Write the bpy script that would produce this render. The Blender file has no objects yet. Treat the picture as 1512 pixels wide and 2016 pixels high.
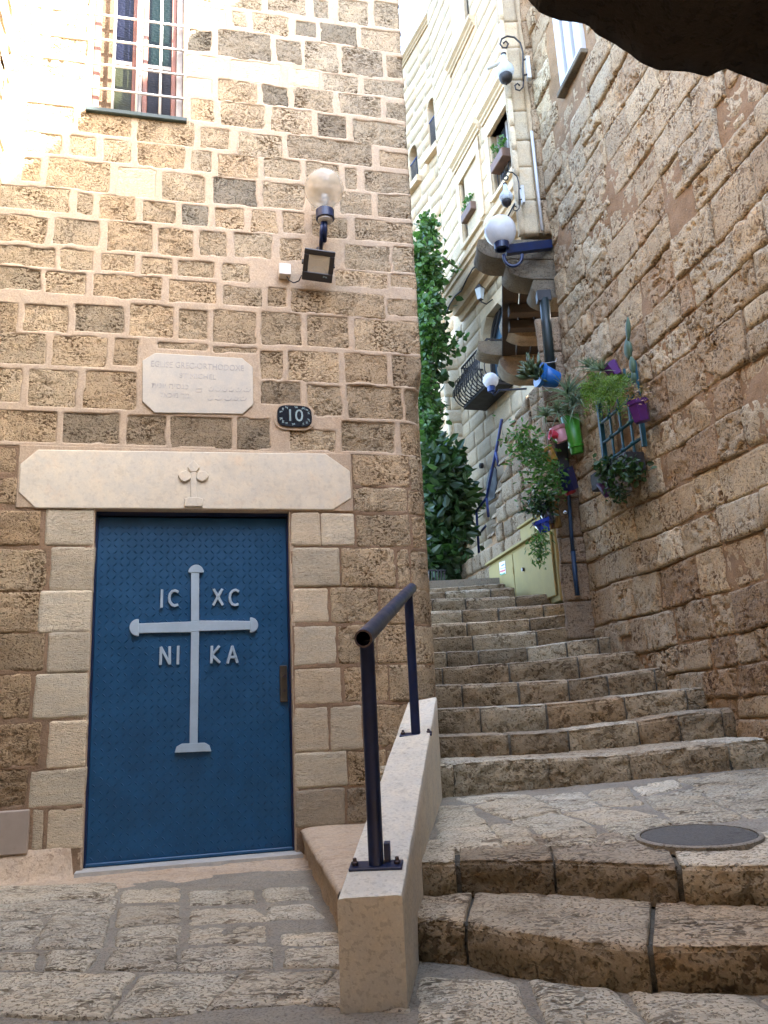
import bpy, math, random
import numpy as np
from math import radians, sin, cos, pi

random.seed(7)
RNG = np.random.default_rng(7)
S = bpy.context.scene
COL = S.collection

# ------------------------------------------------------------------ camera, sky, sun, exposure
PITCH, ROLL, EYE, FPX = radians(13.9), radians(2.8), 0.80, 1631.0
_R0 = np.array([1., 0, 0]); _F = np.array([0, cos(PITCH), sin(PITCH)]); _U0 = np.array([0, -sin(PITCH), cos(PITCH)])
_U = cos(ROLL) * _U0 + sin(ROLL) * _R0
_R = cos(ROLL) * _R0 - sin(ROLL) * _U0
CAM = np.array([0, 0, EYE])
cam_data = bpy.data.cameras.new('camera')
cam_data.sensor_fit = 'VERTICAL'; cam_data.sensor_height = 34.6; cam_data.lens = 34.6 * FPX / 2016
cam_data.clip_start = 0.05; cam_data.clip_end = 500
cam = bpy.data.objects.new('camera', cam_data); COL.objects.link(cam)
from mathutils import Matrix
cam.matrix_world = Matrix(((_R[0], _U[0], -_F[0], 0), (_R[1], _U[1], -_F[1], 0), (_R[2], _U[2], -_F[2], EYE), (0, 0, 0, 1)))
S.camera = cam

SUN_DIR = np.array([-0.68, 0.30, -0.70])       # the way the light travels
SUN_DIR /= np.linalg.norm(SUN_DIR)
world = bpy.data.worlds.new('World'); S.world = world; world.use_nodes = True
wn = world.node_tree.nodes; wl = world.node_tree.links; wn.clear()
sky = wn.new('ShaderNodeTexSky'); sky.sky_type = 'NISHITA'; sky.sun_disc = False
sky.sun_elevation = math.asin(-SUN_DIR[2]); sky.sun_rotation = math.atan2(-SUN_DIR[0], -SUN_DIR[1])
sky.dust_density = 3.0; sky.ozone_density = 1.0; sky.air_density = 1.0
bg = wn.new('ShaderNodeBackground'); bg.inputs['Strength'].default_value = 0.15
wo = wn.new('ShaderNodeOutputWorld')
wl.new(sky.outputs[0], bg.inputs['Color']); wl.new(bg.outputs[0], wo.inputs['Surface'])
sun_data = bpy.data.lights.new('sun', 'SUN'); sun_data.energy = 4.0; sun_data.angle = radians(0.6); sun_data.color = (1, 0.96, 0.90)
sun = bpy.data.objects.new('sun', sun_data); COL.objects.link(sun)
from mathutils import Vector
sun.rotation_euler = Vector(SUN_DIR).to_track_quat('-Z', 'Y').to_euler(); sun.location = (6, -6, 14)
vs = S.view_settings
vs.view_transform = 'Standard'; vs.look = 'None'; vs.gamma = 1.0; vs.use_curve_mapping = False
vs.exposure = 4.0
try:
    vs.use_white_balance = True; vs.white_balance_temperature = 6350; vs.white_balance_tint = 10
except Exception:
    pass
S.cycles.max_bounces = 8; S.cycles.diffuse_bounces = 6; S.cycles.transparent_max_bounces = 12

# ------------------------------------------------------------------ measuring helpers (photo pixel + distance -> place)
def ray(x, y): return _F + _R * (x - 756.) / FPX - _U * (y - 1008.) / FPX
def at(x, y, d): r = ray(x, y); return CAM + r * (d / r[1])
def onz(x, y, z): r = ray(x, y); return CAM + r * ((z - EYE) / r[2])
def onp(x, y, p, n): r = ray(x, y); return CAM + r * (np.dot(p - CAM, n) / np.dot(r, n))
def unit(v): v = np.asarray(v, float); return v / np.linalg.norm(v)
UP = np.array([0, 0, 1.])

# ------------------------------------------------------------------ noise
_TAB = RNG.random(65536)
def vnoise(P, f, seed=0):
    Q = np.asarray(P, float) * f + seed * 17.31 + 1000.0
    I = np.floor(Q).astype(np.int64); w = Q - I; w = w * w * (3 - 2 * w)
    def h(dx, dy, dz):
        return _TAB[((I[..., 0] + dx) * 73856093 ^ (I[..., 1] + dy) * 19349663 ^ (I[..., 2] + dz) * 83492791) & 65535]
    x0 = h(0,0,0)*(1-w[...,0])+h(1,0,0)*w[...,0]; x1 = h(0,1,0)*(1-w[...,0])+h(1,1,0)*w[...,0]
    x2 = h(0,0,1)*(1-w[...,0])+h(1,0,1)*w[...,0]; x3 = h(0,1,1)*(1-w[...,0])+h(1,1,1)*w[...,0]
    a = x0*(1-w[...,1])+x1*w[...,1]; b = x2*(1-w[...,1])+x3*w[...,1]
    return a*(1-w[...,2])+b*w[...,2]
def fbm(P, f, octv=3, seed=0):
    s = 0; a = .5; t = 0
    for k in range(octv):
        s = s + a * vnoise(P, f * 2**k, seed + k); t += a; a *= .55
    return s / t * 2 - 1
def sstep(a, b, x): t = np.clip((x - a) / (b - a), 0, 1); return t * t * (3 - 2 * t)

# ------------------------------------------------------------------ object helpers
LOC = {}
def link(o, parent, loc):
    COL.objects.link(o); loc = np.asarray(loc, float)
    LOC[o.name] = loc
    if parent is not None:
        o.parent = parent; o.location = loc - LOC[parent.name]
    else:
        o.location = loc
    return o
def tag(o, label=None, cat=None, group=None, kind=None):
    if label: o['label'] = label
    if cat: o['category'] = cat
    if group: o['group'] = group
    if kind: o['kind'] = kind
    return o
def empty(name, loc, label=None, cat=None, group=None, kind=None, parent=None):
    o = bpy.data.objects.new(name, None); o.empty_display_size = .1
    link(o, parent, loc); return tag(o, label, cat, group, kind)
def mesh(name, V, Fc, mat, parent=None, smooth=True, color=None, origin=None):
    V = np.asarray(V, float).reshape(-1, 3)
    c = (V.min(0) + V.max(0)) / 2 if origin is None else np.asarray(origin, float)
    me = bpy.data.meshes.new(name)
    if isinstance(Fc, np.ndarray):
        n = len(Fc); k = Fc.shape[1]
        me.vertices.add(len(V)); me.vertices.foreach_set('co', (V - c).astype(np.float32).ravel())
        me.loops.add(n * k); me.loops.foreach_set('vertex_index', Fc.astype(np.int32).ravel())
        me.polygons.add(n); me.polygons.foreach_set('loop_start', np.arange(0, n * k, k, dtype=np.int32))
        me.update(calc_edges=True)
    else:
        me.from_pydata((V - c).tolist(), [], [list(map(int, f)) for f in Fc]); me.update()
    if smooth:
        me.polygons.foreach_set('use_smooth', np.ones(len(me.polygons), bool))
    if mat is not None:
        me.materials.append(mat)
    o = bpy.data.objects.new(name, me)
    if color is not None: o.color = (*color, 1)
    link(o, parent, c)
    return o
def gridfaces(nr, nc, wrap=False):
    r = np.arange(nr - 1)[:, None]; m = nc if wrap else nc - 1
    c = np.arange(m)[None, :]; c2 = (c + 1) % nc
    return np.stack([r*nc+c, r*nc+c2, (r+1)*nc+c2, (r+1)*nc+c], -1).reshape(-1, 4)
class MB:                                                  # collects simple shapes into one mesh
    def __init__(s): s.V = []; s.F = []
    def add(s, V, F):
        b = len(s.V); s.V += [tuple(map(float, v)) for v in V]; s.F += [[int(i) + b for i in f] for f in F]; return s
    def box(s, c, ax, ay, az):                             # centre and three half-axis vectors
        c, ax, ay, az = [np.asarray(q, float) for q in (c, ax, ay, az)]
        V = [c + i*ax + j*ay + k*az for i in (-1, 1) for j in (-1, 1) for k in (-1, 1)]
        F = [(0,1,3,2),(4,6,7,5),(0,4,5,1),(2,3,7,6),(0,2,6,4),(1,5,7,3)]
        if np.dot(np.cross(ax, ay), az) < 0: F = [f[::-1] for f in F]
        return s.add(V, F)
    def bbox(s, c, ax, ay, az, b):                         # box with its edges cut by b
        c, ax, ay, az = [np.asarray(q, float) for q in (c, ax, ay, az)]
        L = [np.linalg.norm(q) for q in (ax, ay, az)]; D = [q / l for q, l in zip((ax, ay, az), L)]
        if np.dot(np.cross(D[0], D[1]), D[2]) < 0: D[2] = -D[2]
        V = []; idx = {}
        for i in (-1, 1):
            for j in (-1, 1):
                for k in (-1, 1):
                    for a in range(3):
                        e = [L[0]-b, L[1]-b, L[2]-b]; e[a] += b
                        idx[i, j, k, a] = len(V); V.append(c + i*e[0]*D[0] + j*e[1]*D[1] + k*e[2]*D[2])
        F = []
        for a in range(3):
            o1, o2 = (a+1) % 3, (a+2) % 3
            for sg in (-1, 1):
                q = []
                for u, v in ((-1,-1),(1,-1),(1,1),(-1,1)):
                    t = [0,0,0]; t[a] = sg; t[o1] = u; t[o2] = v; q.append(idx[(*t, a)])
                F.append(q if sg > 0 else q[::-1])
        for a in range(3):
            o1, o2 = (a+1) % 3, (a+2) % 3
            for u in (-1, 1):
                for v in (-1, 1):
                    t0 = [0,0,0]; t0[o1] = u; t0[o2] = v; t1 = list(t0); t0[a] = -1; t1[a] = 1
                    q = [idx[(*t0, o1)], idx[(*t0, o2)], idx[(*t1, o2)], idx[(*t1, o1)]]
                    F.append(q if u * v > 0 else q[::-1])
        for i in (-1, 1):
            for j in (-1, 1):
                for k in (-1, 1):
                    q = [idx[i,j,k,0], idx[i,j,k,1], idx[i,j,k,2]]
                    F.append(q if i*j*k > 0 else q[::-1])
        return s.add(V, F)
    def tube(s, pts, r, n=10, cap=True):
        P = [np.asarray(p, float) for p in pts]; rr = r if hasattr(r, '__len__') else [r] * len(P)
        b = len(s.V); ref = None; rows = []
        for i, p in enumerate(P):
            t = unit(P[min(i+1, len(P)-1)] - P[max(i-1, 0)])
            if ref is None: ref = np.array([0, 0, 1.]) if abs(t[2]) < .9 else np.array([1., 0, 0])
            a = unit(np.cross(t, ref)); c = np.cross(a, t); ref = c
            rows.append([p + rr[i] * (cos(2*pi*k/n) * a + sin(2*pi*k/n) * c) for k in range(n)])
        V = [v for row in rows for v in row]
        F = [(i*n+k, i*n+(k+1) % n, (i+1)*n+(k+1) % n, (i+1)*n+k) for i in range(len(P)-1) for k in range(n)]
        if cap: F += [list(range(n))[::-1], [(len(P)-1)*n+k for k in range(n)]]
        return s.add(V, F)
    def lathe(s, c, prof, axis=(0, 0, 1), n=20, squash=None):   # prof = [(radius, height), ...]
        c = np.asarray(c, float); ax = unit(axis)
        a = unit(np.cross(ax, [0, 1, .01])); b2 = np.cross(ax, a)
        V = []; F = []
        for r, h in prof:
            for k in range(n):
                V.append(c + ax*h + r*(cos(2*pi*k/n)*a + sin(2*pi*k/n)*b2))
        for i in range(len(prof)-1):
            for k in range(n):
                F.append((i*n+k, i*n+(k+1) % n, (i+1)*n+(k+1) % n, (i+1)*n+k))
        if prof[0][0] > 1e-4: F.append(list(range(n))[::-1])
        if prof[-1][0] > 1e-4: F.append([(len(prof)-1)*n+k for k in range(n)])
        return s.add(V, F)
    def prism(s, pts, thick):                              # flat polygon (3-D points) pushed along a vector
        P = [np.asarray(p, float) for p in pts]; t = np.asarray(thick, float); n = len(P)
        nn = sum(np.cross(P[i] - P[0], P[(i+1) % n] - P[0]) for i in range(n))
        V = P + [p + t for p in P]
        F = [list(range(n))[::-1], list(range(n, 2*n))] + [(i, (i+1) % n, n+(i+1) % n, n+i) for i in range(n)]
        if np.dot(nn, t) < 0: F = [list(f)[::-1] for f in F]
        return s.add(V, F)
    def ball(s, c, r, n=16, m=10, sc=(1, 1, 1)):
        V = []; F = []; c = np.asarray(c, float)
        for i in range(m+1):
            th = pi*i/m
            for k in range(n):
                V.append(c + r*np.array([sin(th)*cos(2*pi*k/n)*sc[0], sin(th)*sin(2*pi*k/n)*sc[1], cos(th)*sc[2]]))
        for i in range(m):
            for k in range(n):
                F.append((i*n+k, (i+1)*n+k, (i+1)*n+(k+1) % n, i*n+(k+1) % n))
        return s.add(V, F)
    def build(s, name, mat, parent=None, smooth=False, color=None, origin=None):
        return mesh(name, s.V, s.F, mat, parent, smooth, color, origin)
def shade_auto(o, ang=35):
    me = o.data; me.polygons.foreach_set('use_smooth', np.ones(len(me.polygons), bool)); me.set_sharp_from_angle(angle=radians(ang)); return o

# ------------------------------------------------------------------ materials
def nodes(name):
    m = bpy.data.materials.new(name); m.use_nodes = True
    N = m.node_tree.nodes; L = m.node_tree.links; N.clear()
    out = N.new('ShaderNodeOutputMaterial'); b = N.new('ShaderNodeBsdfPrincipled'); L.new(b.outputs[0], out.inputs[0])
    return m, N, L, b, out
def noise_node(N, L, vec, scale, detail=4, rough=.6):
    t = N.new('ShaderNodeTexNoise'); t.inputs['Scale'].default_value = scale; t.inputs['Detail'].default_value = detail
    t.inputs['Roughness'].default_value = rough; L.new(vec, t.inputs['Vector']); return t.outputs['Fac']
def ramp(N, L, fac, a, b, lo=0., hi=1.):
    r = N.new('ShaderNodeMapRange'); r.interpolation_type = 'SMOOTHSTEP'
    for i, v in zip((1, 2, 3, 4), (a, b, lo, hi)): r.inputs[i].default_value = v
    L.new(fac, r.inputs[0]); return r.outputs[0]
def mix(N, L, fac, a, b, mode='MIX'):
    m = N.new('ShaderNodeMix'); m.data_type = 'RGBA'; m.blend_type = mode
    for sock, v in ((m.inputs[0], fac), (m.inputs[6], a), (m.inputs[7], b)):
        if isinstance(v, (int, float)): sock.default_value = v
        elif isinstance(v, tuple): sock.default_value = (*v, 1) if len(v) == 3 else v
        else: L.new(v, sock)
    return m.outputs[2]
def mth(N, L, op, a, b=0.):
    m = N.new('ShaderNodeMath'); m.operation = op
    for sock, v in ((m.inputs[0], a), (m.inputs[1], b)):
        if isinstance(v, (int, float)): sock.default_value = v
        else: L.new(v, sock)
    return m.outputs[0]
def pos(N, L, scale=(1, 1, 1)):
    g = N.new('ShaderNodeNewGeometry')
    if scale == (1, 1, 1): return g.outputs['Position']
    v = N.new('ShaderNodeVectorMath'); v.operation = 'MULTIPLY'; v.inputs[1].default_value = scale
    L.new(g.outputs['Position'], v.inputs[0]); return v.outputs[0]
def stone_mat(name, base=None, dark=(.35, .3, .26), pits=.5, pscale=42, stain=.35, staincol=(.42, .39, .35), bump=.9, rough=.9, stretch=(1, 1, 1), warm=.25, pitlo=.56, pithi=.68, grain=.55, tint=(1, 1, 1)):
    m, N, L, b, out = nodes(name)
    p = pos(N, L); ps = pos(N, L, stretch)
    if base is None:
        oi = N.new('ShaderNodeObjectInfo'); col = oi.outputs['Color']
    else:
        rgb = N.new('ShaderNodeRGB'); rgb.outputs[0].default_value = (*base, 1); col = rgb.outputs[0]
    big = noise_node(N, L, p, 2.3, 5, .65); mid = noise_node(N, L, ps, 11, 6, .7); fine = noise_node(N, L, ps, 90, 4, .7)
    col = mix(N, L, ramp(N, L, mid, .3, .7, 0, .8), col, mix(N, L, 1.0, col, (1.22, 1.16, 1.06), 'MULTIPLY'))
    col = mix(N, L, ramp(N, L, noise_node(N, L, p, 5, 5, .7), .52, .72, 0, warm), col, mix(N, L, 1.0, col, (1.12, .86, .62), 'MULTIPLY'))
    col = mix(N, L, ramp(N, L, big, .45, .72, 0, stain), col, mix(N, L, 1.0, col, staincol, 'MULTIPLY'))
    col = mix(N, L, ramp(N, L, fine, .3, .75, 0, grain), mix(N, L, 1.0, col, (.72, .69, .65), 'MULTIPLY'), mix(N, L, 1.0, col, (1.15, 1.14, 1.12), 'MULTIPLY'))
    pn = noise_node(N, L, ps, pscale, 2, .55); pn2 = noise_node(N, L, p, pscale*2.4, 2, .5)
    msk = ramp(N, L, noise_node(N, L, p, 5.5, 3, .55), .40, .66)
    pit = mth(N, L, 'MULTIPLY', ramp(N, L, pn, pitlo, pithi), mth(N, L, 'MULTIPLY', msk, pits))
    pit = mth(N, L, 'MAXIMUM', pit, mth(N, L, 'MULTIPLY', ramp(N, L, pn2, .53, .66), pits*.62))
    col = mix(N, L, pit, col, mix(N, L, 1.0, col, dark, 'MULTIPLY'))
    col = mix(N, L, 1.0, col, (.985*tint[0], 1.015*tint[1], .985*tint[2]), 'MULTIPLY')
    L.new(col, b.inputs['Base Color']); b.inputs['Roughness'].default_value = rough
    b.inputs['Specular IOR Level'].default_value = .25
    hgt = mth(N, L, 'ADD', mth(N, L, 'MULTIPLY', mid, .5), mth(N, L, 'SUBTRACT', mth(N, L, 'MULTIPLY', fine, .3), mth(N, L, 'MULTIPLY', pit, 1.0)))
    bn = N.new('ShaderNodeBump'); bn.inputs['Strength'].default_value = bump; bn.inputs['Distance'].default_value = .012
    L.new(hgt, bn.inputs['Height']); L.new(bn.outputs[0], b.inputs['Normal'])
    return m
def paint(name, col, rough=.5, var=.25, dirt=0., dirtcol=(.12, .08, .05), metal=0., bump=.1, spec=.5, scale=8):
    m, N, L, b, out = nodes(name)
    p = pos(N, L); a = noise_node(N, L, p, scale, 6, .65); d = noise_node(N, L, p, scale * 3.3, 8, .75)
    c = mix(N, L, ramp(N, L, a, .3, .75, 0, 1), tuple(x * (1 - var) for x in col), tuple(min(1, x * (1 + var * .5)) for x in col))
    if dirt: c = mix(N, L, ramp(N, L, d, .56, .72, 0, dirt), c, dirtcol)
    L.new(c, b.inputs['Base Color'])
    L.new(ramp(N, L, a, .2, .8, rough * .8, min(1, rough * 1.2)), b.inputs['Roughness']); b.inputs['Metallic'].default_value = metal
    b.inputs['Specular IOR Level'].default_value = spec
    if bump:
        bn = N.new('ShaderNodeBump'); bn.inputs['Strength'].default_value = bump; bn.inputs['Distance'].default_value = .004
        L.new(d, bn.inputs['Height']); L.new(bn.outputs[0], b.inputs['Normal'])
    return m
def leaf_mat(name, c0, c1, rough=.45, trans=.3):
    m, N, L, b, out = nodes(name)
    g = N.new('ShaderNodeNewGeometry')
    c = mix(N, L, g.outputs['Random Per Island'], c0, c1)
    L.new(c, b.inputs['Base Color']); b.inputs['Roughness'].default_value = rough
    t = N.new('ShaderNodeBsdfTranslucent'); L.new(mix(N, L, 1.0, c, (1.5, 1.6, .7), 'MULTIPLY'), t.inputs['Color'])
    ms = N.new('ShaderNodeMixShader'); ms.inputs[0].default_value = trans
    L.new(b.outputs[0], ms.inputs[1]); L.new(t.outputs[0], ms.inputs[2]); L.new(ms.outputs[0], out.inputs[0])
    return m
def globe_mat(name, col, alpha, rough=.18, sub=.0):
    m, N, L, b, out = nodes(name)
    p = pos(N, L); a = noise_node(N, L, p, 14, 4, .6)
    L.new(mix(N, L, ramp(N, L, a, .35, .7), col, tuple(x * .82 for x in col)), b.inputs['Base Color'])
    b.inputs['Roughness'].default_value = rough; b.inputs['Alpha'].default_value = alpha
    t = N.new('ShaderNodeBsdfTranslucent'); t.inputs['Color'].default_value = (*col, 1)
    ms = N.new('ShaderNodeMixShader'); ms.inputs[0].default_value = sub
    L.new(b.outputs[0], ms.inputs[1]); L.new(t.outputs[0], ms.inputs[2]); L.new(ms.outputs[0], out.inputs[0])
    return m
def glass_mat(name, col, rough=.12, alpha=1., wave=0., spec=.8):
    m, N, L, b, out = nodes(name)
    b.inputs['Base Color'].default_value = (*col, 1); b.inputs['Roughness'].default_value = rough
    b.inputs['Specular IOR Level'].default_value = spec; b.inputs['Alpha'].default_value = alpha
    if wave:
        bn = N.new('ShaderNodeBump'); bn.inputs['Strength'].default_value = wave; bn.inputs['Distance'].default_value = .01
        L.new(noise_node(N, L, pos(N, L, (30, 30, 60)), 1.5, 3, .5), bn.inputs['Height']); L.new(bn.outputs[0], b.inputs['Normal'])
    return m

M = dict(
    fstone=stone_mat('facade_sandstone', None, dark=(.27, .22, .165), pits=1.0, pscale=46, stain=.4, bump=1.0, stretch=(1, 1, 1.4), pitlo=.50, pithi=.60, warm=.18),
    tooled=stone_mat('tooled_sandstone', None, dark=(.5, .43, .35), pits=.45, pscale=60, stain=.3, staincol=(.75, .68, .6), bump=1.0, stretch=(.45, .45, 2.2), warm=.15),
    mpink=stone_mat('pink_mortar', (.50, .405, .315), pits=.15, stain=.25, staincol=(.8, .7, .6), bump=.4, warm=.15),
    mbrown=stone_mat('brown_mortar', (.30, .21, .145), pits=.3, stain=.4, bump=.6, warm=.2),
    rstone=stone_mat('rough_sandstone', None, dark=(.30, .22, .15), pits=1.0, pscale=34, stain=.35, staincol=(.6, .5, .42), bump=1.0, warm=.4, pitlo=.50, pithi=.61),
    rmortar=stone_mat('earth_mortar', (.36, .235, .14), pits=.4, stain=.5, bump=.9),
    riserstone=stone_mat('riser_limestone', None, dark=(.30, .25, .19), pits=.9, pscale=30, stain=.7, staincol=(.45, .40, .34), bump=1.0, rough=.9, warm=.3, pitlo=.50, pithi=.61, tint=(.66, .63, .57)),  # step stone in a darker tint, for the riser faces only
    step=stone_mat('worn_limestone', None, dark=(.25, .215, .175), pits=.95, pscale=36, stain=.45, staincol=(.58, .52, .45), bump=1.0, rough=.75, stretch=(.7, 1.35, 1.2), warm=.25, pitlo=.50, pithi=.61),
    darkgrout=stone_mat('dark_grout', (.13, .12, .10), pits=.5, stain=.5, bump=.8),
    grout=stone_mat('grey_grout', (.33, .30, .255), pits=.5, stain=.5, bump=.8),
    pale=stone_mat('pale_sandstone', None, pits=.35, pscale=40, stain=.3, staincol=(.7, .63, .55), bump=.6),
    palejoint=stone_mat('pale_joint', (.60, .49, .36), pits=.2, stain=.3, bump=.4),
    marble=stone_mat('cream_marble', (.80, .755, .67), grain=.12, pits=.18, pscale=16, stain=.3, staincol=(.88, .82, .72), bump=.12, rough=.55, warm=.25),
    plaque=stone_mat('grey_marble', (.62, .60, .56), grain=.1, pits=.05, stain=.25, staincol=(.85, .83, .8), bump=.08, rough=.5, warm=.05),
    engrave=paint('engraved_shade', (.42, .40, .365), .9, .2),  # grey stands in for the shade inside the cut letters
    sill=stone_mat('white_marble', (.62, .63, .64), grain=.1, pits=.2, pscale=25, stain=.5, staincol=(.7, .7, .72), bump=.1, rough=.5, warm=.05),
    plaster=stone_mat('pink_plaster', (.56, .45, .35), pits=.4, pscale=18, stain=.4, staincol=(.7, .62, .55), bump=.6),
    bluedoor=paint('blue_door_paint', (.006, .070, .165), .42, .2, dirt=.12, dirtcol=(.02, .05, .1), bump=.05),
    pmetal=paint('grey_blue_paint', (.36, .47, .55), .5, .12, dirt=.18, dirtcol=(.22, .13, .07), bump=.12),
    navy=paint('navy_paint', (.006, .018, .07), .38, .3, dirt=.12, dirtcol=(.02, .018, .018), bump=.15),
    navyblue=paint('blue_rail_paint', (.012, .03, .14), .45, .3, bump=.1),
    steel=paint('worn_steel', (.07, .055, .06), .4, .4, dirt=.5, dirtcol=(.06, .035, .02), metal=.6),
    white=stone_mat('white_rendered_wall', (.82, .81, .76), grain=.2, dark=(.3, .28, .25), pits=.4, pscale=26, stain=.35, staincol=(.78, .74, .66), bump=.3, rough=.85, stretch=(1, .5, 1), warm=.1),
    black=paint('black_metal', (.012, .012, .012), .45, .2),
    darkiron=paint('dark_iron', (.018, .016, .016), .6, .3),
    shadowed=stone_mat('shadowed_stone', (.022, .018, .014), pits=.6, pscale=14, stain=.6, bump=1.0, rough=.95),  # near black base puts the shade under the arch into the colour
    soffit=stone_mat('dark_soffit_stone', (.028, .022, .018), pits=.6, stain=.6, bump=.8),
    corbel=stone_mat('weathered_stone', (.21, .18, .14), pits=.75, pscale=34, stain=.75, staincol=(.45, .4, .36), bump=1.0),
    cream=paint('cream_cabinet', (.34, .28, .12), .8, .1, dirt=.2, dirtcol=(.2, .15, .08), spec=.1),
    globe=globe_mat('smoky_globe', (.62, .55, .42), .42, .10, .08),
    globew=globe_mat('white_globe', (.80, .80, .80), .93, .22, .35),
    frost=globe_mat('frosted_glass', (.75, .80, .82), .9, .3, .4),
    grille=paint('white_grille', (.78, .76, .72), .5, .08),
    planter=paint('planter_wood', (.17, .10, .07), .7, .3),
    wood=paint('red_wood', (.20, .08, .05), .65, .3, dirt=.35, dirtcol=(.6, .5, .4)),
    greywood=paint('grey_wood', (.30, .27, .24), .7, .3),
    teal=paint('teal_paint', (.012, .085, .12), .5, .3, dirt=.3, dirtcol=(.04, .035, .03)),
    dkgreen=paint('green_sill_paint', (.04, .06, .052), .6, .3),
    glass_dark=glass_mat('dark_glass', (.03, .035, .04)),
    bluesky=glass_mat('blue_glass', (.10, .20, .30), .05),
    tile=paint('glazed_navy_tile', (.008, .012, .018), .25, .3),
    tilepaint=paint('tile_print', (.26, .36, .36), .4, .2),
    soil=paint('soil', (.03, .02, .014), .95, .4),
    stem=paint('green_stem', (.06, .10, .03), .7, .3),
    bark=paint('bark', (.11, .08, .05), .9, .4),
    pvc=paint('grey_plastic', (.5, .5, .48), .45, .1),
    whitepipe=paint('white_pipe', (.5, .5, .5), .4, .05),
    boxw=paint('junction_plastic', (.66, .60, .52), .5, .1, dirt=.15),
    refl=paint('floodlight_reflector', (.40, .38, .30), .35, .1),
    leafd=leaf_mat('dark_leaf', (.012, .032, .012), (.04, .09, .026)),
    leafb=leaf_mat('bright_leaf', (.038, .10, .022), (.10, .21, .048)),
    leafs=leaf_mat('silver_leaf', (.13, .19, .14), (.27, .34, .25), .5, .2),
    leafv=leaf_mat('vine_leaf', (.02, .055, .014), (.09, .19, .045), .4, .3),
    fern=leaf_mat('fern_leaf', (.08, .15, .026), (.17, .26, .055), .5, .4),
    succ=leaf_mat('succulent_leaf', (.045, .075, .03), (.10, .14, .06), .4, .1),
    cactus=paint('cactus_skin', (.05, .10, .055), .6, .3, dirt=.2, dirtcol=(.14, .15, .1)),
)
def plastic(name, col, rough=.4): return paint(name, col, rough, .12, dirt=.1, dirtcol=(.05, .04, .03), bump=.03)

# ------------------------------------------------------------------ stones
def stone(name, parent, mp, corners, mat, color, face=-.008, rough=.006, edge=.02, rnd=.012, res=.014, skirt=.06, wob=.008, pits=.006, pf=30, freq=7, seed=0):
    """One stone: corners are four (u,w) points (counter-clockwise, lower left first); mp maps (u,w,n) into the world."""
    c = np.asarray(corners, float)
    w = (np.linalg.norm(c[1]-c[0]) + np.linalg.norm(c[2]-c[3])) / 2; h = (np.linalg.norm(c[3]-c[0]) + np.linalg.norm(c[2]-c[1])) / 2
    nu = max(3, int(round(w / res)) + 1); nw = max(3, int(round(h / res)) + 1)
    s = np.concatenate([[0], np.linspace(0, 1, nu), [1]]); t = np.concatenate([[0], np.linspace(0, 1, nw), [1]])
    Sg, Tg = np.meshgrid(s, t)
    U = c[0,0]*(1-Sg)*(1-Tg)+c[1,0]*Sg*(1-Tg)+c[2,0]*Sg*Tg+c[3,0]*(1-Sg)*Tg
    W = c[0,1]*(1-Sg)*(1-Tg)+c[1,1]*Sg*(1-Tg)+c[2,1]*Sg*Tg+c[3,1]*(1-Sg)*Tg
    P = np.stack([U, W, np.full_like(U, seed * 3.7)], -1)
    U = U + wob * fbm(P, 6, 2, 11); W = W + wob * fbm(P, 6, 2, 23)
    ex = np.minimum(Sg, 1-Sg) * w; ey = np.minimum(Tg, 1-Tg) * h
    drop = rnd * ((1 - np.clip(ex/edge, 0, 1))**2 + (1 - np.clip(ey/edge, 0, 1))**2)
    n = face + rough * fbm(P, freq, 4, 5) + rough * .7 * (random.random() - .5) - drop
    if pits:
        pn = vnoise(P, pf, 31) * .65 + vnoise(P, pf * 2.1, 37) * .35
        msk = sstep(.35, .65, vnoise(P, 5, 41))
        n = n - pits * sstep(.56, .74, pn) * (.25 + .75 * msk)
    n[0] = n[-1] = -skirt; n[:, 0] = n[:, -1] = -skirt
    V = mp(U, W, n).reshape(-1, 3)
    return mesh(name, V, gridfaces(nw + 2, nu + 2), mat, parent, True, color)
def planemap(p, du, nn):
    p, du, nn = [np.asarray(q, float) for q in (p, du, nn)]
    return lambda U, W, n: p + np.asarray(U)[..., None]*du + (np.asarray(W)[..., None]-p[2])*UP + np.asarray(n)[..., None]*nn
def box4(u0, u1, w0, w1): return [(u0, w0), (u1, w0), (u1, w1), (u0, w1)]
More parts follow.
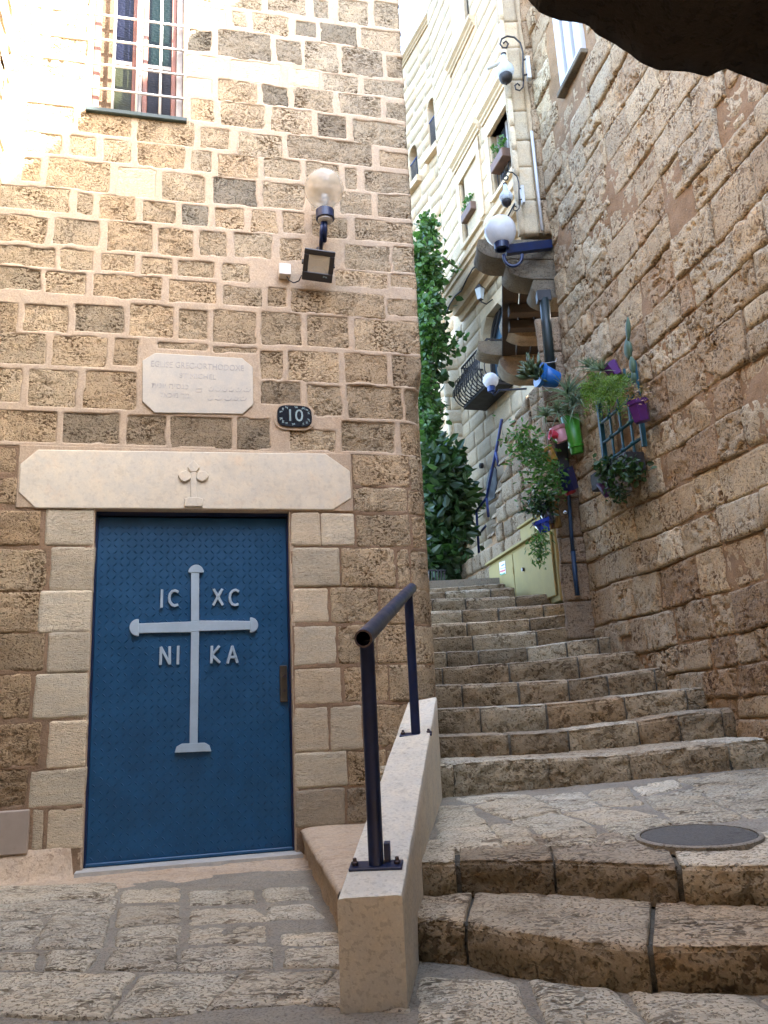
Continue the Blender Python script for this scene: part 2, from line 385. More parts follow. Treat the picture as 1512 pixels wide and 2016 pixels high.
def field(name, parent, mp, u0, u1, w0, w1, res, stones, holes, mat, proud, gap, deep=.05, rough=.003, soft=.012, kill=True, wv=.006, hfun=None):
    """The mortar between stones as a relief: proud (or sunk) in the joints, deep under the stones, open at holes."""
    nu = int((u1-u0)/res)+1; nw = int((w1-w0)/res)+1
    u = np.linspace(u0, u1, nu); w = np.linspace(w0, w1, nw); U, W = np.meshgrid(u, w)
    D = np.full(U.shape, 1.0)
    P = np.stack([U, W, np.zeros_like(U)], -1)
    Uw = U + wv * fbm(P, 9, 2, 3); Ww = W + wv * fbm(P, 9, 2, 4)
    for (a, b, c, d) in stones:
        i0, i1 = np.searchsorted(u, [a-.1, b+.1]); j0, j1 = np.searchsorted(w, [c-.1, d+.1])
        if i1 <= i0 or j1 <= j0: continue
        sl = (slice(j0, j1), slice(i0, i1))
        q = np.maximum(np.abs(Uw[sl]-(a+b)/2)-(b-a)/2, np.abs(Ww[sl]-(c+d)/2)-(d-c)/2)
        D[sl] = np.minimum(D[sl], q)
    H = proud + rough * fbm(P, 12, 3, 9) + rough * 1.5 * fbm(P, 2.5, 2, 19)
    if hfun is not None: H = H + hfun(P)
    H = H - (deep + proud) * (1 - sstep(-gap - soft, -gap, D))
    keep = (D > -gap - soft * 1.6)
    for (a, b, c, d) in holes:
        keep &= ~((U > a) & (U < b) & (W > c) & (W < d))
    V = mp(U, W, H).reshape(-1, 3); Fc = gridfaces(nw, nu)
    k = keep.reshape(-1)
    if kill: Fc = Fc[k[Fc].all(1)]
    used = np.unique(Fc); re = np.full(len(V), -1); re[used] = np.arange(len(used))
    return mesh(name, V[used], re[Fc], mat, parent, True)
def jit(c, a):
    k = 1 + random.uniform(-1.5*a, 1.5*a); w = random.uniform(-.35*a, .35*a)
    return (c[0]*k*(1+w), c[1]*k, c[2]*k*(1-w))
def cmix(a, b, t): return tuple(x * (1-t) + y * t for x, y in zip(a, b))

# ================================================================== CHURCH FACADE
AL = radians(76.0)
dL = np.array([sin(AL), cos(AL), 0]); nL = np.array([cos(AL), -sin(AL), 0]); pL = onz(370, 1708, 0.)
def uz(x, y): p = onp(x, y, pL, nL); return float((p - pL) @ dL), float(p[2])
UC = 1.63
def mapF(U, W, n):
    U, W, n = [np.asarray(q, float) for q in np.broadcast_arrays(U, W, n)]
    r = .20 - .17 * sstep(3.02, 3.27, W)
    s = U - (UC - r); th = np.clip(s / r, 0, pi/2); ext = np.maximum(s - r*pi/2, 0)
    uu = np.where(s < 0, U, UC - r + (r + n) * np.sin(th)); bk = np.where(s < 0, -n, r - (r + n) * np.cos(th)) + ext
    return pL + uu[..., None]*dL - bk[..., None]*nL + (W - pL[2])[..., None]*UP
def LP(u, z, n=0.): return pL + u*dL + n*nL + z*UP
church = empty('church', LP(.3, 0), 'tan stone church front with a rounded corner, blue metal door and barred coloured window', 'building')

Z = {1: (1/1.8439, 0, 0), 2: (1/1.7581, 0, 600), 3: (1/2.4387, 0, 1000), 4: (1/2.8, 560, 1080)}
TR = {1: """790,-20,955,32 970,-10,1110,50 1132,0,1195,70 1225,0,1340,88 1355,8,1452,105 680,-20,780,8
675,22,822,95 840,42,896,100 912,52,1050,127 1066,75,1150,135 1162,90,1297,162 1310,108,1456,186
680,105,770,188 786,113,985,217 1000,145,1095,232 1105,155,1226,258 1240,175,1390,276 1400,203,1460,285
672,203,815,270 832,223,1022,302 1045,252,1160,316 1172,270,1302,336 1320,292,1466,352
676,280,770,346 788,290,935,372 946,310,1050,386 1065,322,1212,402 1230,345,1386,422 1400,372,1473,436
690,358,780,442 798,370,962,466 982,393,1135,487 1152,415,1260,502 1280,440,1476,530
85,373,270,466 280,408,480,492 495,430,705,524 724,462,838,542 860,486,1027,572 1042,503,1352,592 1375,548,1482,614
75,478,226,560 245,493,355,572 370,508,480,592 495,525,675,612 692,546,770,624 786,560,940,648 955,573,1092,652 1108,590,1235,672 1250,608,1302,690 1320,623,1482,702
75,568,150,662 165,578,402,692 420,608,570,722 585,628,746,737 765,643,936,747 950,663,1110,762 1125,680,1215,775 1230,698,1352,782 1370,705,1486,794
68,678,256,770 275,698,340,780 357,708,496,804 514,733,640,812 655,743,760,822 775,753,892,832 908,762,1010,846 1024,768,1112,852 1128,788,1265,864 1285,800,1500,882
58,783,170,884 188,793,365,894 384,806,556,918 574,828,702,932 718,838,826,930 844,843,990,938 1014,862,1102,948 1250,890,1420,986 1424,893,1500,990
62,893,206,972 214,903,346,986 365,922,492,990 508,933,630,1003 640,943,782,1012 800,953,912,1026 1215,985,1410,1046 1415,995,1512,1048
18,968,156,1056 160,983,318,1070 336,998,590,1086 608,1018,790,1102 805,1038,952,1116 968,1043,1046,1120 1054,1058,1396,1145 1404,1083,1512,1148""",
2: """-40,-12,62,95 75,-5,240,96 253,-2,432,100 443,-4,606,112 614,12,722,122 733,18,890,136 900,25,1045,142 1058,38,1212,152 1224,52,1452,166
-40,100,5,205 10,95,160,206 178,106,372,216 388,115,482,215 545,128,725,158 735,145,890,172 895,155,982,262 990,160,1176,268 1190,168,1342,276 1354,173,1450,285
-30,215,76,336 90,223,271,356 284,226,478,364 900,263,1046,350 1060,274,1186,390 1199,278,1396,400 1400,288,1462,406
-30,362,20,476 30,364,201,478 214,370,418,484 434,378,580,490 588,386,806,498 816,390,940,502 1000,430,1166,510 1179,403,1372,514 1384,408,1466,522
-30,494,56,582 -30,600,56,690 1220,518,1416,628 1420,518,1470,640 1220,634,1410,716 1415,640,1475,722
-30,714,136,832 160,708,322,832 1008,722,1106,832 1114,724,1226,832 1236,727,1420,836 1428,730,1482,840
-30,846,156,990 175,840,322,990""",
3: """-60,408,182,597 189,398,434,597 -60,604,212,782 230,599,428,788 -60,800,142,1012 164,798,418,1008 -60,1038,196,1247 230,1022,412,1247 -60,1258,130,1436 139,1257,405,1434 152,1446,212,1640 224,1440,396,1640""",
4: """45,-2,302,206 318,0,606,208 622,2,690,212 700,6,800,226 48,222,240,408 258,218,516,408 530,224,690,412 700,228,812,415 52,428,287,642 298,424,502,632 512,420,700,628 708,424,826,630 54,658,312,857 328,648,572,848 582,646,720,838 728,640,838,828 58,876,240,1118 254,868,424,1110 436,860,690,1088 700,850,836,1070 60,1126,342,1312 356,1116,560,1302 572,1108,830,1290 64,1330,332,1530 346,1318,560,1505 572,1300,830,1480"""}
boxes = []
for zi, txt in TR.items():
    k, ox, oy = Z[zi]
    for tok in txt.split():
        x0, y0, x1, y1 = [float(v) for v in tok.split(',')]
        x0, x1, y0, y1 = x0*k+ox, x1*k+ox, y0*k+oy, y1*k+oy
        u0 = uz(x0, (y0+y1)/2)[0]; u1 = uz(x1, (y0+y1)/2)[0]; w1 = uz((x0+x1)/2, y0)[1]; w0 = uz((x0+x1)/2, y1)[1]
        if u1 > 1.5: u1 = min(u1 + .06, 1.78)
        if u0 < -.9 and x0 < 40: u0 = -1.32
        boxes.append([u0, u1, w0, w1])
WIN = [uz(183, 100)[0], uz(361, 120)[0], uz(270, 226)[1], 6.75]
rows = sorted({(round(b[2], 2), round(b[3], 2)) for b in boxes if b[2] > WIN[2]-.05 and WIN[1] < b[0] < WIN[1]+.22})
last = WIN[2] + .02
for w0, w1 in rows + [(6.25, 6.45), (6.5, 6.72)]:          # courses left of the window
    if w0 < last: continue
    last = w1; u = -1.3 + random.uniform(-.1, .05)
    while u < WIN[0]-.06:
        e = min(u + random.uniform(.2, .42), WIN[0]-.03); boxes.append([u, e, w0, w1]); u = e + .035
for b in list(boxes):                                       # the courses run on round the corner
    if b[1] > 1.62:
        u = b[1] + .03
        while u < 3.2:
            e = u + random.uniform(.25, .45); boxes.append([u, e, b[2], b[3]]); u = e + .03
DOOR = [uz(187, 1015)[0], uz(571, 1100)[0], -.2, uz(380, 1003)[1]]
LINT = [uz(38, 940)[0], uz(690, 950)[0], DOOR[3]+.004, uz(380, 887)[1]]
pq = [(260+x/3.979, 670+y/3.979) for x, y in ((180,105),(860,145),(945,215),(948,510),(865,583),(175,572),(82,485),(82,165))]
zl = LINT[3] + .0
dooru = lambda u: abs(u) < .7
holes = [(DOOR[0]+.001, DOOR[1]-.001, -1, DOOR[3]+.02), (WIN[0], WIN[1], WIN[2], 9)]
upper = [b for b in boxes if b[3] > zl-.03]; lower = [b for b in boxes if b[2] < zl+.03]
field('mortar', church, mapF, -1.36, 3.0, zl+.005, 7.0, .0115, upper, holes, M['mpink'], .002, .011, rough=.003, wv=.012)
field('mortar', church, mapF, -1.36, 3.0, -.12, zl+.005, .0115, lower, holes + [(LINT[0]+.1, LINT[1]-.1, LINT[2]+.03, LINT[3]-.03)], M['mbrown'], -.002, .012, rough=.004, wv=.010)
PALEPX = [(740, 237), (925, 262), (1102, 284), (495, 665), (750, 60), (722, 312)]
palebox = [uz(x/1.8439, y/1.8439) for x, y in PALEPX]
DARKPX = [(850, 695), (1047, 187), (1137, 22), (885, 165), (998, 345), (1206, 458), (1108, 105), (1226, 125), (735, 150), (708, 783)]
darkbox = [uz(x/1.8439, y/1.8439) for x, y in DARKPX] + [uz(x/1.758, 600+y/1.758) for x, y in ((1135, 95), (310, 430), (975, 320), (900, 445), (510, 435), (700, 440))]
TAN, GREY, PALE, BROWN, DUSK = (.50, .395, .27), (.375, .33, .265), (.66, .57, .43), (.38, .28, .18), (.235, .205, .16)
for i, (u0, u1, w0, w1) in enumerate(boxes):
    uc, wc = (u0+u1)/2, (w0+w1)/2
    hit = lambda lst: any(u0 < p[0] < u1 and w0 < p[1] < w1 for p in lst)
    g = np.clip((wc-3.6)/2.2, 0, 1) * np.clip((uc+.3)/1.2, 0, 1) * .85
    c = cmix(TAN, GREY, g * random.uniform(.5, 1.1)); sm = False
    if hit(palebox): c = PALE; sm = True
    elif hit(darkbox): c = cmix(DUSK, GREY if wc > 3.6 else TAN, random.uniform(.0, .5) if wc > 3.6 else random.uniform(.3, .65))
    elif random.random() < .1: c = cmix(c, DUSK, .35)
    if wc < zl:
        if uc < DOOR[0]-.3: c = cmix(BROWN, TAN, .2+random.random()*.6)
        elif uc < 1.05: c = cmix((.70, .63, .51), TAN, random.random()*.25); sm = True
        else: c = cmix(TAN, PALE, random.random()*.35)
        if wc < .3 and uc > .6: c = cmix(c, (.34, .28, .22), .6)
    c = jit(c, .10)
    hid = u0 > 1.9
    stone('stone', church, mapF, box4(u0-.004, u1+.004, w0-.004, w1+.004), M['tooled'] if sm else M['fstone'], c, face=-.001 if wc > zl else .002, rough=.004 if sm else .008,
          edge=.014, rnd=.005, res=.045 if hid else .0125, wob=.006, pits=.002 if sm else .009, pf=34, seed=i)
# solid core behind the stones, with the openings left free
core = MB()
def cbox(u0, u1, w0, w1, n0=-.055, n1=-.6):
    core.box(LP((u0+u1)/2, (w0+w1)/2, (n0+n1)/2), dL*(u1-u0)/2, nL*(n0-n1)/2, UP*(w1-w0)/2)
cbox(-2.6, DOOR[0], -.3, 7.0); cbox(DOOR[1], 1.52, -.3, WIN[2]); cbox(DOOR[0], DOOR[1], DOOR[3]+.03, WIN[2]); cbox(WIN[1], 1.55, WIN[2], 7.0)
cbox(DOOR[0], WIN[0], WIN[2], 7.0)
core.box(LP(-.5, 3.5, -2.2), dL*2.0, nL*1.55, UP*3.5)
core.build('core', M['mbrown'], church)
# door reveals
rv = MB()
for u, sg in ((DOOR[0], 1), (DOOR[1], -1)):
    rv.box(LP(u - sg*.012, (DOOR[3]-.1)/2+.03, -.085), dL*.0125, nL*.082, UP*(DOOR[3]+.16)/2)
rv.build('door_jamb', M['plaster'], church)
# lintel with the carved cross
lo = [uz(*q) for q in ((75, 886), (640, 894), (688, 928), (691, 982), (655, 1004.5), (70, 1001), (37, 970), (40, 915))]
MB().bbox(LP((LINT[0]+LINT[1])/2, (LINT[2]+LINT[3])/2, -.06), dL*((LINT[1]-LINT[0])/2+.012), nL*.067, UP*((LINT[3]-LINT[2])/2+.008), .006).build('lintel_bed', M['mpink'], church)
o = MB().prism([LP(u, z, .014) for u, z in lo], -nL*.2).build('lintel', M['marble'], church)
bv = o.modifiers.new('bevel', 'BEVEL'); bv.width = .006; bv.segments = 2
cr = MB()
def facepoly(mb, pts, n0, n1): mb.prism([LP(*uz(*p), n0) for p in pts], nL*(n1-n0))
facepoly(cr, [(375,926),(387,926),(387,984),(375,984)], .012, .026)
facepoly(cr, [(381,908),(388,916),(393,922),(387,931),(375,931),(369,922),(374,915)], .012, .029)
facepoly(cr, [(387,934),(396,929),(405,931),(411,938),(406,946),(398,950),(387,945)], .012, .029)
facepoly(cr, [(375,934),(366,928),(357,931),(350,938),(356,947),(364,951),(375,945)], .012, .029)
facepoly(cr, [(352,935),(410,936),(410,945),(352,944)], .012, .024)
facepoly(cr, [(363,984),(372,981),(390,981),(399,984),(399,999),(363,999)], .012, .031)
o2 = cr.build('carved_cross', M['marble'], o); bv = o2.modifiers.new('bevel', 'BEVEL'); bv.width = .004; bv.segments = 2
# marble sill and plaster skirt under the door
sl = [onz(*q, .012) for q in ((152, 1744), (584, 1693))]
a, b = uz(187, 1015)[0]-.03, DOOR[1]+.03
MB().box(LP((a+b)/2, .012, -.02), dL*(b-a)/2, nL*.115, UP*.022).build('door_sill', M['sill'], church)
# --- door leaf: chequered steel plate
DN = -.085
dw = (DOOR[1]-DOOR[0])/2 - .012; dz0, dz1 = .035, DOOR[3]-.035; du = (DOOR[0]+DOOR[1])/2
door = MB().bbox(LP(du, (dz0+dz1)/2, DN-.02), dL*dw, nL*.02, UP*(dz1-dz0)/2, .004).build('door', M['bluedoor'], church, origin=LP(du, 0, DN))
door['label'] = 'blue chequer plate door carrying a pale metal cross and eight letters'
lug = MB(); pitch = .0405
def lugv(c, d, e):
    L, w, h = .0175, .0050, .0038
    return [c+d*L, c+e*w, c-d*L, c-e*w, c+d*L*.45+nL*h, c-d*L*.45+nL*h], [(0,1,4),(1,2,5,4),(2,3,5),(3,0,4,5)]
nx = int(2*dw/pitch); nz = int((dz1-dz0-.05)/pitch)
for i in range(nx):
    for j in range(nz):
        c = LP(du-dw+.03+i*pitch, dz0+.045+j*pitch, DN+.0003)
        d = unit(dL + (UP if (i+j) % 2 else -UP)); e = unit(np.cross(nL, d)); lug.add(*lugv(c, d, e))
tag(lug.build('tread_lugs', M['bluedoor'], door), kind='stuff')
MB().bbox(LP(du, dz0+.012, DN+.010), dL*dw, nL*.012, UP*.010, .004).build('door_weather_bar', M['bluedoor'], door)
fr = MB()
fr.box(LP(DOOR[0]+.006, (DOOR[3]+.03)/2, DN-.006), dL*.006, nL*.02, UP*(DOOR[3]-.03)/2); fr.box(LP(DOOR[1]-.006, (DOOR[3]+.03)/2, DN-.006), dL*.006, nL*.02, UP*(DOOR[3]-.03)/2)
fr.box(LP(du, DOOR[3]-.014, DN-.004), dL*(dw+.012), nL*.022, UP*.014)
fr.build('door_frame', M['navy'], door)
pD = pL + nL*(DN+.004)
def dp(x, y, n=0.): return onp(x, y, pD, nL) + nL*n
def strokes(mb, pts, w, t):
    for p, q in zip(pts[:-1], pts[1:]):
        a, b = dp(*p), dp(*q); d = unit(b-a); e = np.cross(nL, d)*w; a = a-d*w*.5; b = b+d*w*.5
        mb.prism([a-e, b-e, b+e, a+e], nL*t)
cx_ = MB()
def dpoly(mb, pts, t): mb.prism([dp(*p) for p in pts], nL*t)
dpoly(cx_, [(376,1128),(392,1128),(392,1222),(376,1224)], .016); dpoly(cx_, [(376,1245),(392,1243),(389,1468),(373,1468)], .016)
dpoly(cx_, [(273,1228),(376,1224),(392,1222),(494,1223),(494,1240),(392,1243),(376,1245),(273,1247)], .0165)
def fan(c, r, a0, a1, n=12): return [(c[0]+r*cos(radians(a0+(a1-a0)*k/n)), c[1]-r*sin(radians(a0+(a1-a0)*k/n))) for k in range(n+1)]
dpoly(cx_, fan((386, 1128), 15.5, 0, 180), .018)
dpoly(cx_, fan((272, 1236), 17, 84, 276), .018); dpoly(cx_, fan((493, 1231), 15, -94, 94), .018)
dpoly(cx_, [(344,1482),(347,1470),(358,1464),(403,1462),(412,1467),(416,1479)], .018)
o = cx_.build('cross', M['pmetal'], door); bv = o.modifiers.new('bevel', 'BEVEL'); bv.width = .003; bv.segments = 2
def letter(lines):
    mb = MB()
    for l in lines: strokes(mb, l, .0085, .014)
    o = mb.build('letter', M['pmetal'], door); bv = o.modifiers.new('bevel', 'BEVEL'); bv.width = .002; return o
arc = lambda cx, cy, rx, ry, a0, a1, n=8: [(cx+rx*cos(radians(a0+(a1-a0)*k/n)), cy-ry*sin(radians(a0+(a1-a0)*k/n))) for k in range(n+1)]
letter([[(319, 1162), (318, 1196)]]); letter([arc(344, 1178, 11, 15, 55, 300)])
letter([[(421, 1161), (438, 1191)], [(437, 1161), (420, 1191)]]); letter([arc(463, 1177, 11, 15, 55, 300)])
letter([[(316, 1308), (317, 1275), (334, 1307), (334, 1274)]]); letter([[(351, 1273), (350, 1307)]])
letter([[(417, 1273), (416, 1305)], [(431, 1273), (417, 1290), (432, 1304)]]); letter([[(448, 1305), (457, 1273), (467, 1304)], [(451, 1294), (464, 1294)]])
hd = MB(); p0, p1 = dp(559, 1345), dp(559, 1345)
hd.bbox(dp(558, 1346, .006), dL*.024, nL*.006, UP*.115, .003)
o = hd.build('handle_plate', paint('tarnished_brass', (.10, .085, .06), .45, .3, metal=.6), door)
MB().tube([dp(559, 1332, .01), dp(559, 1332, .035)], .011).tube([dp(559, 1360, .008), dp(559, 1360, .016)], .009).build('door_knob', M['steel'], door)

# --- window: coloured panes, red timber, white grille
win = empty('window', LP((WIN[0]+WIN[1])/2, WIN[2], -.1), parent=church)
wu0, wu1, wz0, wz1 = WIN
rv = MB()
for u, sg in ((wu0, -1), (wu1, 1)): rv.box(LP(u+sg*.01, (wz0+7)/2, -.11), dL*.011, nL*.10, UP*(7-wz0)/2)
rv.build('window_jamb', M['plaster'], win)
MB().bbox(LP((wu0+wu1)/2, wz0-.012, -.07), dL*((wu1-wu0)/2+.03), nL*.10, UP*.018, .005).build('window_sill', M['dkgreen'], win)
um = (wu0+wu1)/2+.012; fz1 = 6.9
def bar(name, mat, u0, u1, w0, w1, n0, n1, b=.004):
    n0 += .085; n1 += .085
    return MB().bbox(LP((u0+u1)/2, (w0+w1)/2, (n0+n1)/2), dL*(u1-u0)/2, nL*(n1-n0)/2, UP*(w1-w0)/2, b).build(name, mat, win)
bar('window_frame', M['greywood'], wu1-.05, wu1-.003, wz0+.006, fz1, -.19, -.12); bar('window_frame', M['wood'], wu0+.003, wu0+.05, wz0+.006, fz1, -.19, -.12)
bar('mullion', M['greywood'], um-.022, um+.012, wz0+.006, fz1, -.20, -.11)
zr = uz(250, 112)[1]
for a, b in ((wu0+.052, um-.024), (um+.014, wu1-.052)):
    bar('sash', M['wood'], a, a+.036, wz0+.008, fz1, -.185, -.145); bar('sash', M['wood'], b-.036, b, wz0+.008, fz1, -.185, -.145)
    bar('sash', M['greywood'], a+.037, b-.037, zr-.02, zr+.02, -.183, -.148); bar('sash', M['greywood'], a+.037, b-.037, wz0+.01, wz0+.035, -.183, -.148)
    lft = a < um-.1
    bar('pane', glass_mat('blue_pane' if lft else 'green_pane', (.004, .005, .014) if lft else (.002, .008, .007), .3, 1, .5, .12), a+.037, b-.037, zr+.02, fz1, -.169, -.163, .001)
    bar('pane', glass_mat('yellow_pane' if lft else 'plum_pane', (.022, .024, .010) if lft else (.006, .004, .004), .3, 1, .4, .12), a+.037, b-.037, wz0+.035, zr-.02, -.169, -.163, .001)
for x in (223, 270, 316): u = uz(x, 150)[0]; MB().tube([LP(u, wz0+.004, -.008), LP(u, 6.9, -.008)], .0105, 8).build('grille_bar', M['grille'], win, True)
for y in (48, 96, 145, 192): z = uz(270, y-9)[1]; MB().tube([LP(wu0-.01, z, -.001), LP(wu1+.01, z, -.001)], .0085, 8).build('grille_bar', M['grille'], win, True)
z = 6.55; MB().tube([LP(wu0-.01, z, -.001), LP(wu1+.01, z, -.001)], .0085, 8).build('grille_bar', M['grille'], win, True)

# --- inscribed marble plaque
plq = MB().prism([LP(*uz(*p), .014) for p in pq], -nL*.06).build('plaque', M['plaque'], None)
tag(plq, 'grey marble plaque with cut corners engraved in French, Hebrew and Arabic', 'plaque')
bv = plq.modifiers.new('bevel', 'BEVEL'); bv.width = .003
def text(name, body, px, py, size, mat, parent, n, width=None, ext=.0012, basis=None):
    cu = bpy.data.curves.new('lettering', 'FONT'); cu.body = body; cu.size = size; cu.align_x = 'CENTER'; cu.align_y = 'CENTER'; cu.extrude = ext; cu.resolution_u = 3
    t = bpy.data.objects.new('lettering', cu); COL.objects.link(t); bpy.context.view_layer.update()
    me = bpy.data.meshes.new_from_object(t.evaluated_get(bpy.context.evaluated_depsgraph_get()))
    V = np.array([v.co[:] for v in me.vertices]).reshape(-1, 3); Fc = [list(p.vertices) for p in me.polygons]
    bpy.data.objects.remove(t); bpy.data.curves.remove(cu); bpy.data.meshes.remove(me)
    if width: V[:, 0] *= width / (V[:, 0].max() - V[:, 0].min())
    ex, ey, en, p = (dL, UP, nL, LP(*uz(px, py), n)) if basis is None else basis
    return mesh(name, p + V[:, :1]*ex + V[:, 1:2]*ey + V[:, 2:3]*en, Fc, mat, parent, False)
k = 3.979; P7 = lambda x, y: (260+x/k, 670+y/k)
text('inscription', 'EGLISE GREC-ORTHODOXE', *P7(515, 210), .060, M['engrave'], plq, .0142, .615)
text('inscription', 'ST MICHEL', *P7(515, 290), .048, M['engrave'], plq, .0142, .24)
text('inscription', '\u05ea\u05d9\u05e0\u05d5\u05d9 \u05d4\u05d9\u05e1\u05e0\u05db', *P7(300, 365), .052, M['engrave'], plq, .0142, .24)
text('inscription', '\u05dc\u05d0\u05db\u05d9\u05de \u05e8\u05de', *P7(335, 437), .052, M['engrave'], plq, .0142, .19)
ar = MB()
def astroke(pts, w=.0045):
    P = [LP(*uz(*P7(*p)), .0146) for p in pts]
    for a, b in zip(P[:-1], P[1:]):
        d = unit(b-a); e = np.cross(nL, d)*w*.5; ar.prism([a-e, b-e, b+e, a+e], nL*.001)
for r0, r1, y0 in ((600, 900, 395), (590, 900, 465)):
    x = r0
    while x < r1:
        w_ = random.uniform(35, 60); yy = y0 - (x-r0)*-.02
        astroke([(x, yy), (x+w_*.3, yy+9), (x+w_*.75, yy+7), (x+w_, yy-10)]); astroke([(x+w_*.4, yy-16), (x+w_*.55, yy-20)])
        x += w_ + 14
astroke([(500, 385), (545, 385), (545, 410), (500, 410), (500, 385)])
ar.build('inscription', M['engrave'], plq)
# --- house number tile
c7 = P7(1270, 602); a0 = np.array(uz(*c7)); hw = (uz(*P7(1405, 602))[0]-uz(*P7(1135, 602))[0])/2; hh = hw*.66
pts = []
for k_ in range(40):
    t = 2*pi*k_/40; cs, sn = cos(t), sin(t)
    pts.append(LP(a0[0]+hw*np.sign(cs)*abs(cs)**.55, a0[1]+hh*np.sign(sn)*abs(sn)**.55, 0))
tile = MB().prism(pts, nL*.024).build('house_number', M['tile'], None)
tag(tile, 'small dark glazed tile with house number 10', 'house number')
bv = tile.modifiers.new('bevel', 'BEVEL'); bv.width = .003
text('number', '10', *c7, .125, M['tilepaint'], tile, .0243)
for k_ in range(14):
    t = 2*pi*k_/14+.2; m_ = MB(); c = np.array([a0[0]+hw*.80*np.sign(cos(t))*abs(cos(t))**.6, a0[1]+hh*.78*np.sign(sin(t))*abs(sin(t))**.6])
    for q in range(3):
        v = np.array([random.uniform(-.011, .011), random.uniform(-.011, .011)]); p = LP(*(c+v), .0242); q2 = LP(*(c-v*.8+np.array([.004, .003])), .0242)
        d = unit(q2-p); e = np.cross(nL, d)*.0022; m_.prism([p-e, q2-e, q2+e, p+e], nL*.001)
    m_.build('tile_mark', M['tilepaint'], tile)
mo = []
for k_ in range(40):
    t = 2*pi*k_/40; cs, sn = cos(t), sin(t); mo.append(LP(a0[0]+(hw+.02)*np.sign(cs)*abs(cs)**.6, a0[1]+(hh+.02)*np.sign(sn)*abs(sn)**.6, -.03))
MB().prism(mo, nL*.042).build('tile_bed', M['mpink'], church)
# --- grey cover low on the left
u0, u1, w0, w1 = uz(-20, 1640)[0], uz(57, 1640)[0], uz(30, 1682)[1], uz(30, 1595)[1]
cv = MB().bbox(LP((u0+u1)/2, (w0+w1)/2, .004), dL*(u1-u0)/2, nL*.022, UP*(w1-w0)/2, .006).build('meter_cover', paint('beige_cover', (.36, .30, .24), .6, .1, dirt=.15), None)
tag(cv, 'plain beige metal meter cover set low in the wall left of the door', 'cover')
# --- globe lamp on the facade
gc = onp(638, 372, pL+nL*.24, nL); lampf = empty('wall_lamp', gc, 'smoky clear globe lamp on a navy bracket above the floodlight', 'lamp')
GR = .142
MB().ball(gc, GR, 36, 24).build('globe', M['globe'], lampf, True)
bx = onp(640, 424, pL+nL*.24, nL)
MB().lathe(bx, [(.052, .035), (.066, .034), (.066, -.03), (.055, -.034), (.055, -.02), (.0, -.02)], UP, 28).build('lamp_collar', M['navy'], lampf)
MB().lathe(bx, [(.050, -.02), (.052, -.045), (.035, -.055), (0, -.055)], UP, 20).build('collar_ring', M['pvc'], lampf)
MB().lathe(bx, [(.016, .03), (.016, .07), (.028, .11), (.03, .14), (.018, .165), (0, .17)], UP, 16).build('bulb', M['frost'], lampf, True)
wallp = onp(633, 480, pL, nL)
arm = MB(); arm.tube([bx-UP*.05, bx-UP*.10+nL*-.01, bx-UP*.17-nL*.05, wallp+nL*.10-UP*.01, wallp+nL*.0], .016, 10)
arm.tube([bx-UP*.05-dL*.02, bx-UP*.13-dL*.03, bx-UP*.21-nL*.10-dL*.02, wallp+nL*.01-UP*.05-dL*.03], .014, 8)
arm.build('lamp_arm', M['navy'], lampf, True)
# --- floodlight
fc = onp(627, 523, pL+nL*.16, nL); fl = empty('floodlight', fc, 'square black floodlight tilted down below the globe lamp', 'floodlight')
fx = unit(dL*.99 - UP*.10 + nL*.06); fn = unit(nL*.80 - UP*.58); fn = unit(fn - fx*(fn@fx)); fy = np.cross(fn, fx)
HF = .108
ring = MB()
ring.bbox(fc+fy*HF*.82, fx*HF, fn*.014, fy*HF*.18, .005); ring.bbox(fc-fy*HF*.72, fx*HF, fn*.014, fy*HF*.28, .005)
ring.bbox(fc-fx*HF*.84+fy*HF*.10, fx*HF*.16, fn*.014, fy*HF*.55, .003); ring.bbox(fc+fx*HF*.84+fy*HF*.10, fx*HF*.16, fn*.014, fy*HF*.55, .003)
ring.bbox(fc-fn*.028, fx*HF*.85, fn*.014, fy*HF*.85, .008)
for k_ in range(7): ring.box(fc-fn*.052+fx*HF*(k_-3)*.24, fx*.003, fn*.014, fy*HF*.7)
ring.build('housing', M['black'], fl)
q = [fc+fn*.004+fx*HF*a+fy*HF*(b+.10) for a, b in ((-.68, -.54), (.68, -.54), (.68, .54), (-.68, .54))]; q2 = [fc-fn*.012+fx*HF*a+fy*HF*(b+.12) for a, b in ((-.28, -.18), (.28, -.18), (.28, .25), (-.28, .25))]
MB().add(q+q2, [(0,1,5,4), (1,2,6,5), (2,3,7,6), (3,0,4,7), (4,5,6,7)]).build('reflector', M['refl'], fl)
MB().box(fc+fn*.008+fy*HF*.10, fx*HF*.68, fn*.001, fy*HF*.54).build('front_glass', glass_mat('clear_glass', (.45, .42, .33), .08, .35), fl)
text('rating_mark', 'IP66', 0, 0, .018, M['tilepaint'], fl, 0, basis=(fx, fy, fn, fc + fx*HF*.5 - fy*HF*.66 + fn*.0145))
yk = MB(); yk.tube([fc-fx*HF*1.04-fn*.02, fc-fx*HF*1.04-fn*.08+fy*.02, fc-fx*HF*.4-nL*.14+UP*.02], .007, 6); yk.tube([fc+fx*HF*1.04-fn*.02, fc+fx*HF*1.04-fn*.08+fy*.02, fc+fx*HF*.4-nL*.14+UP*.02], .007, 6)
yk.build('yoke', M['black'], fl)
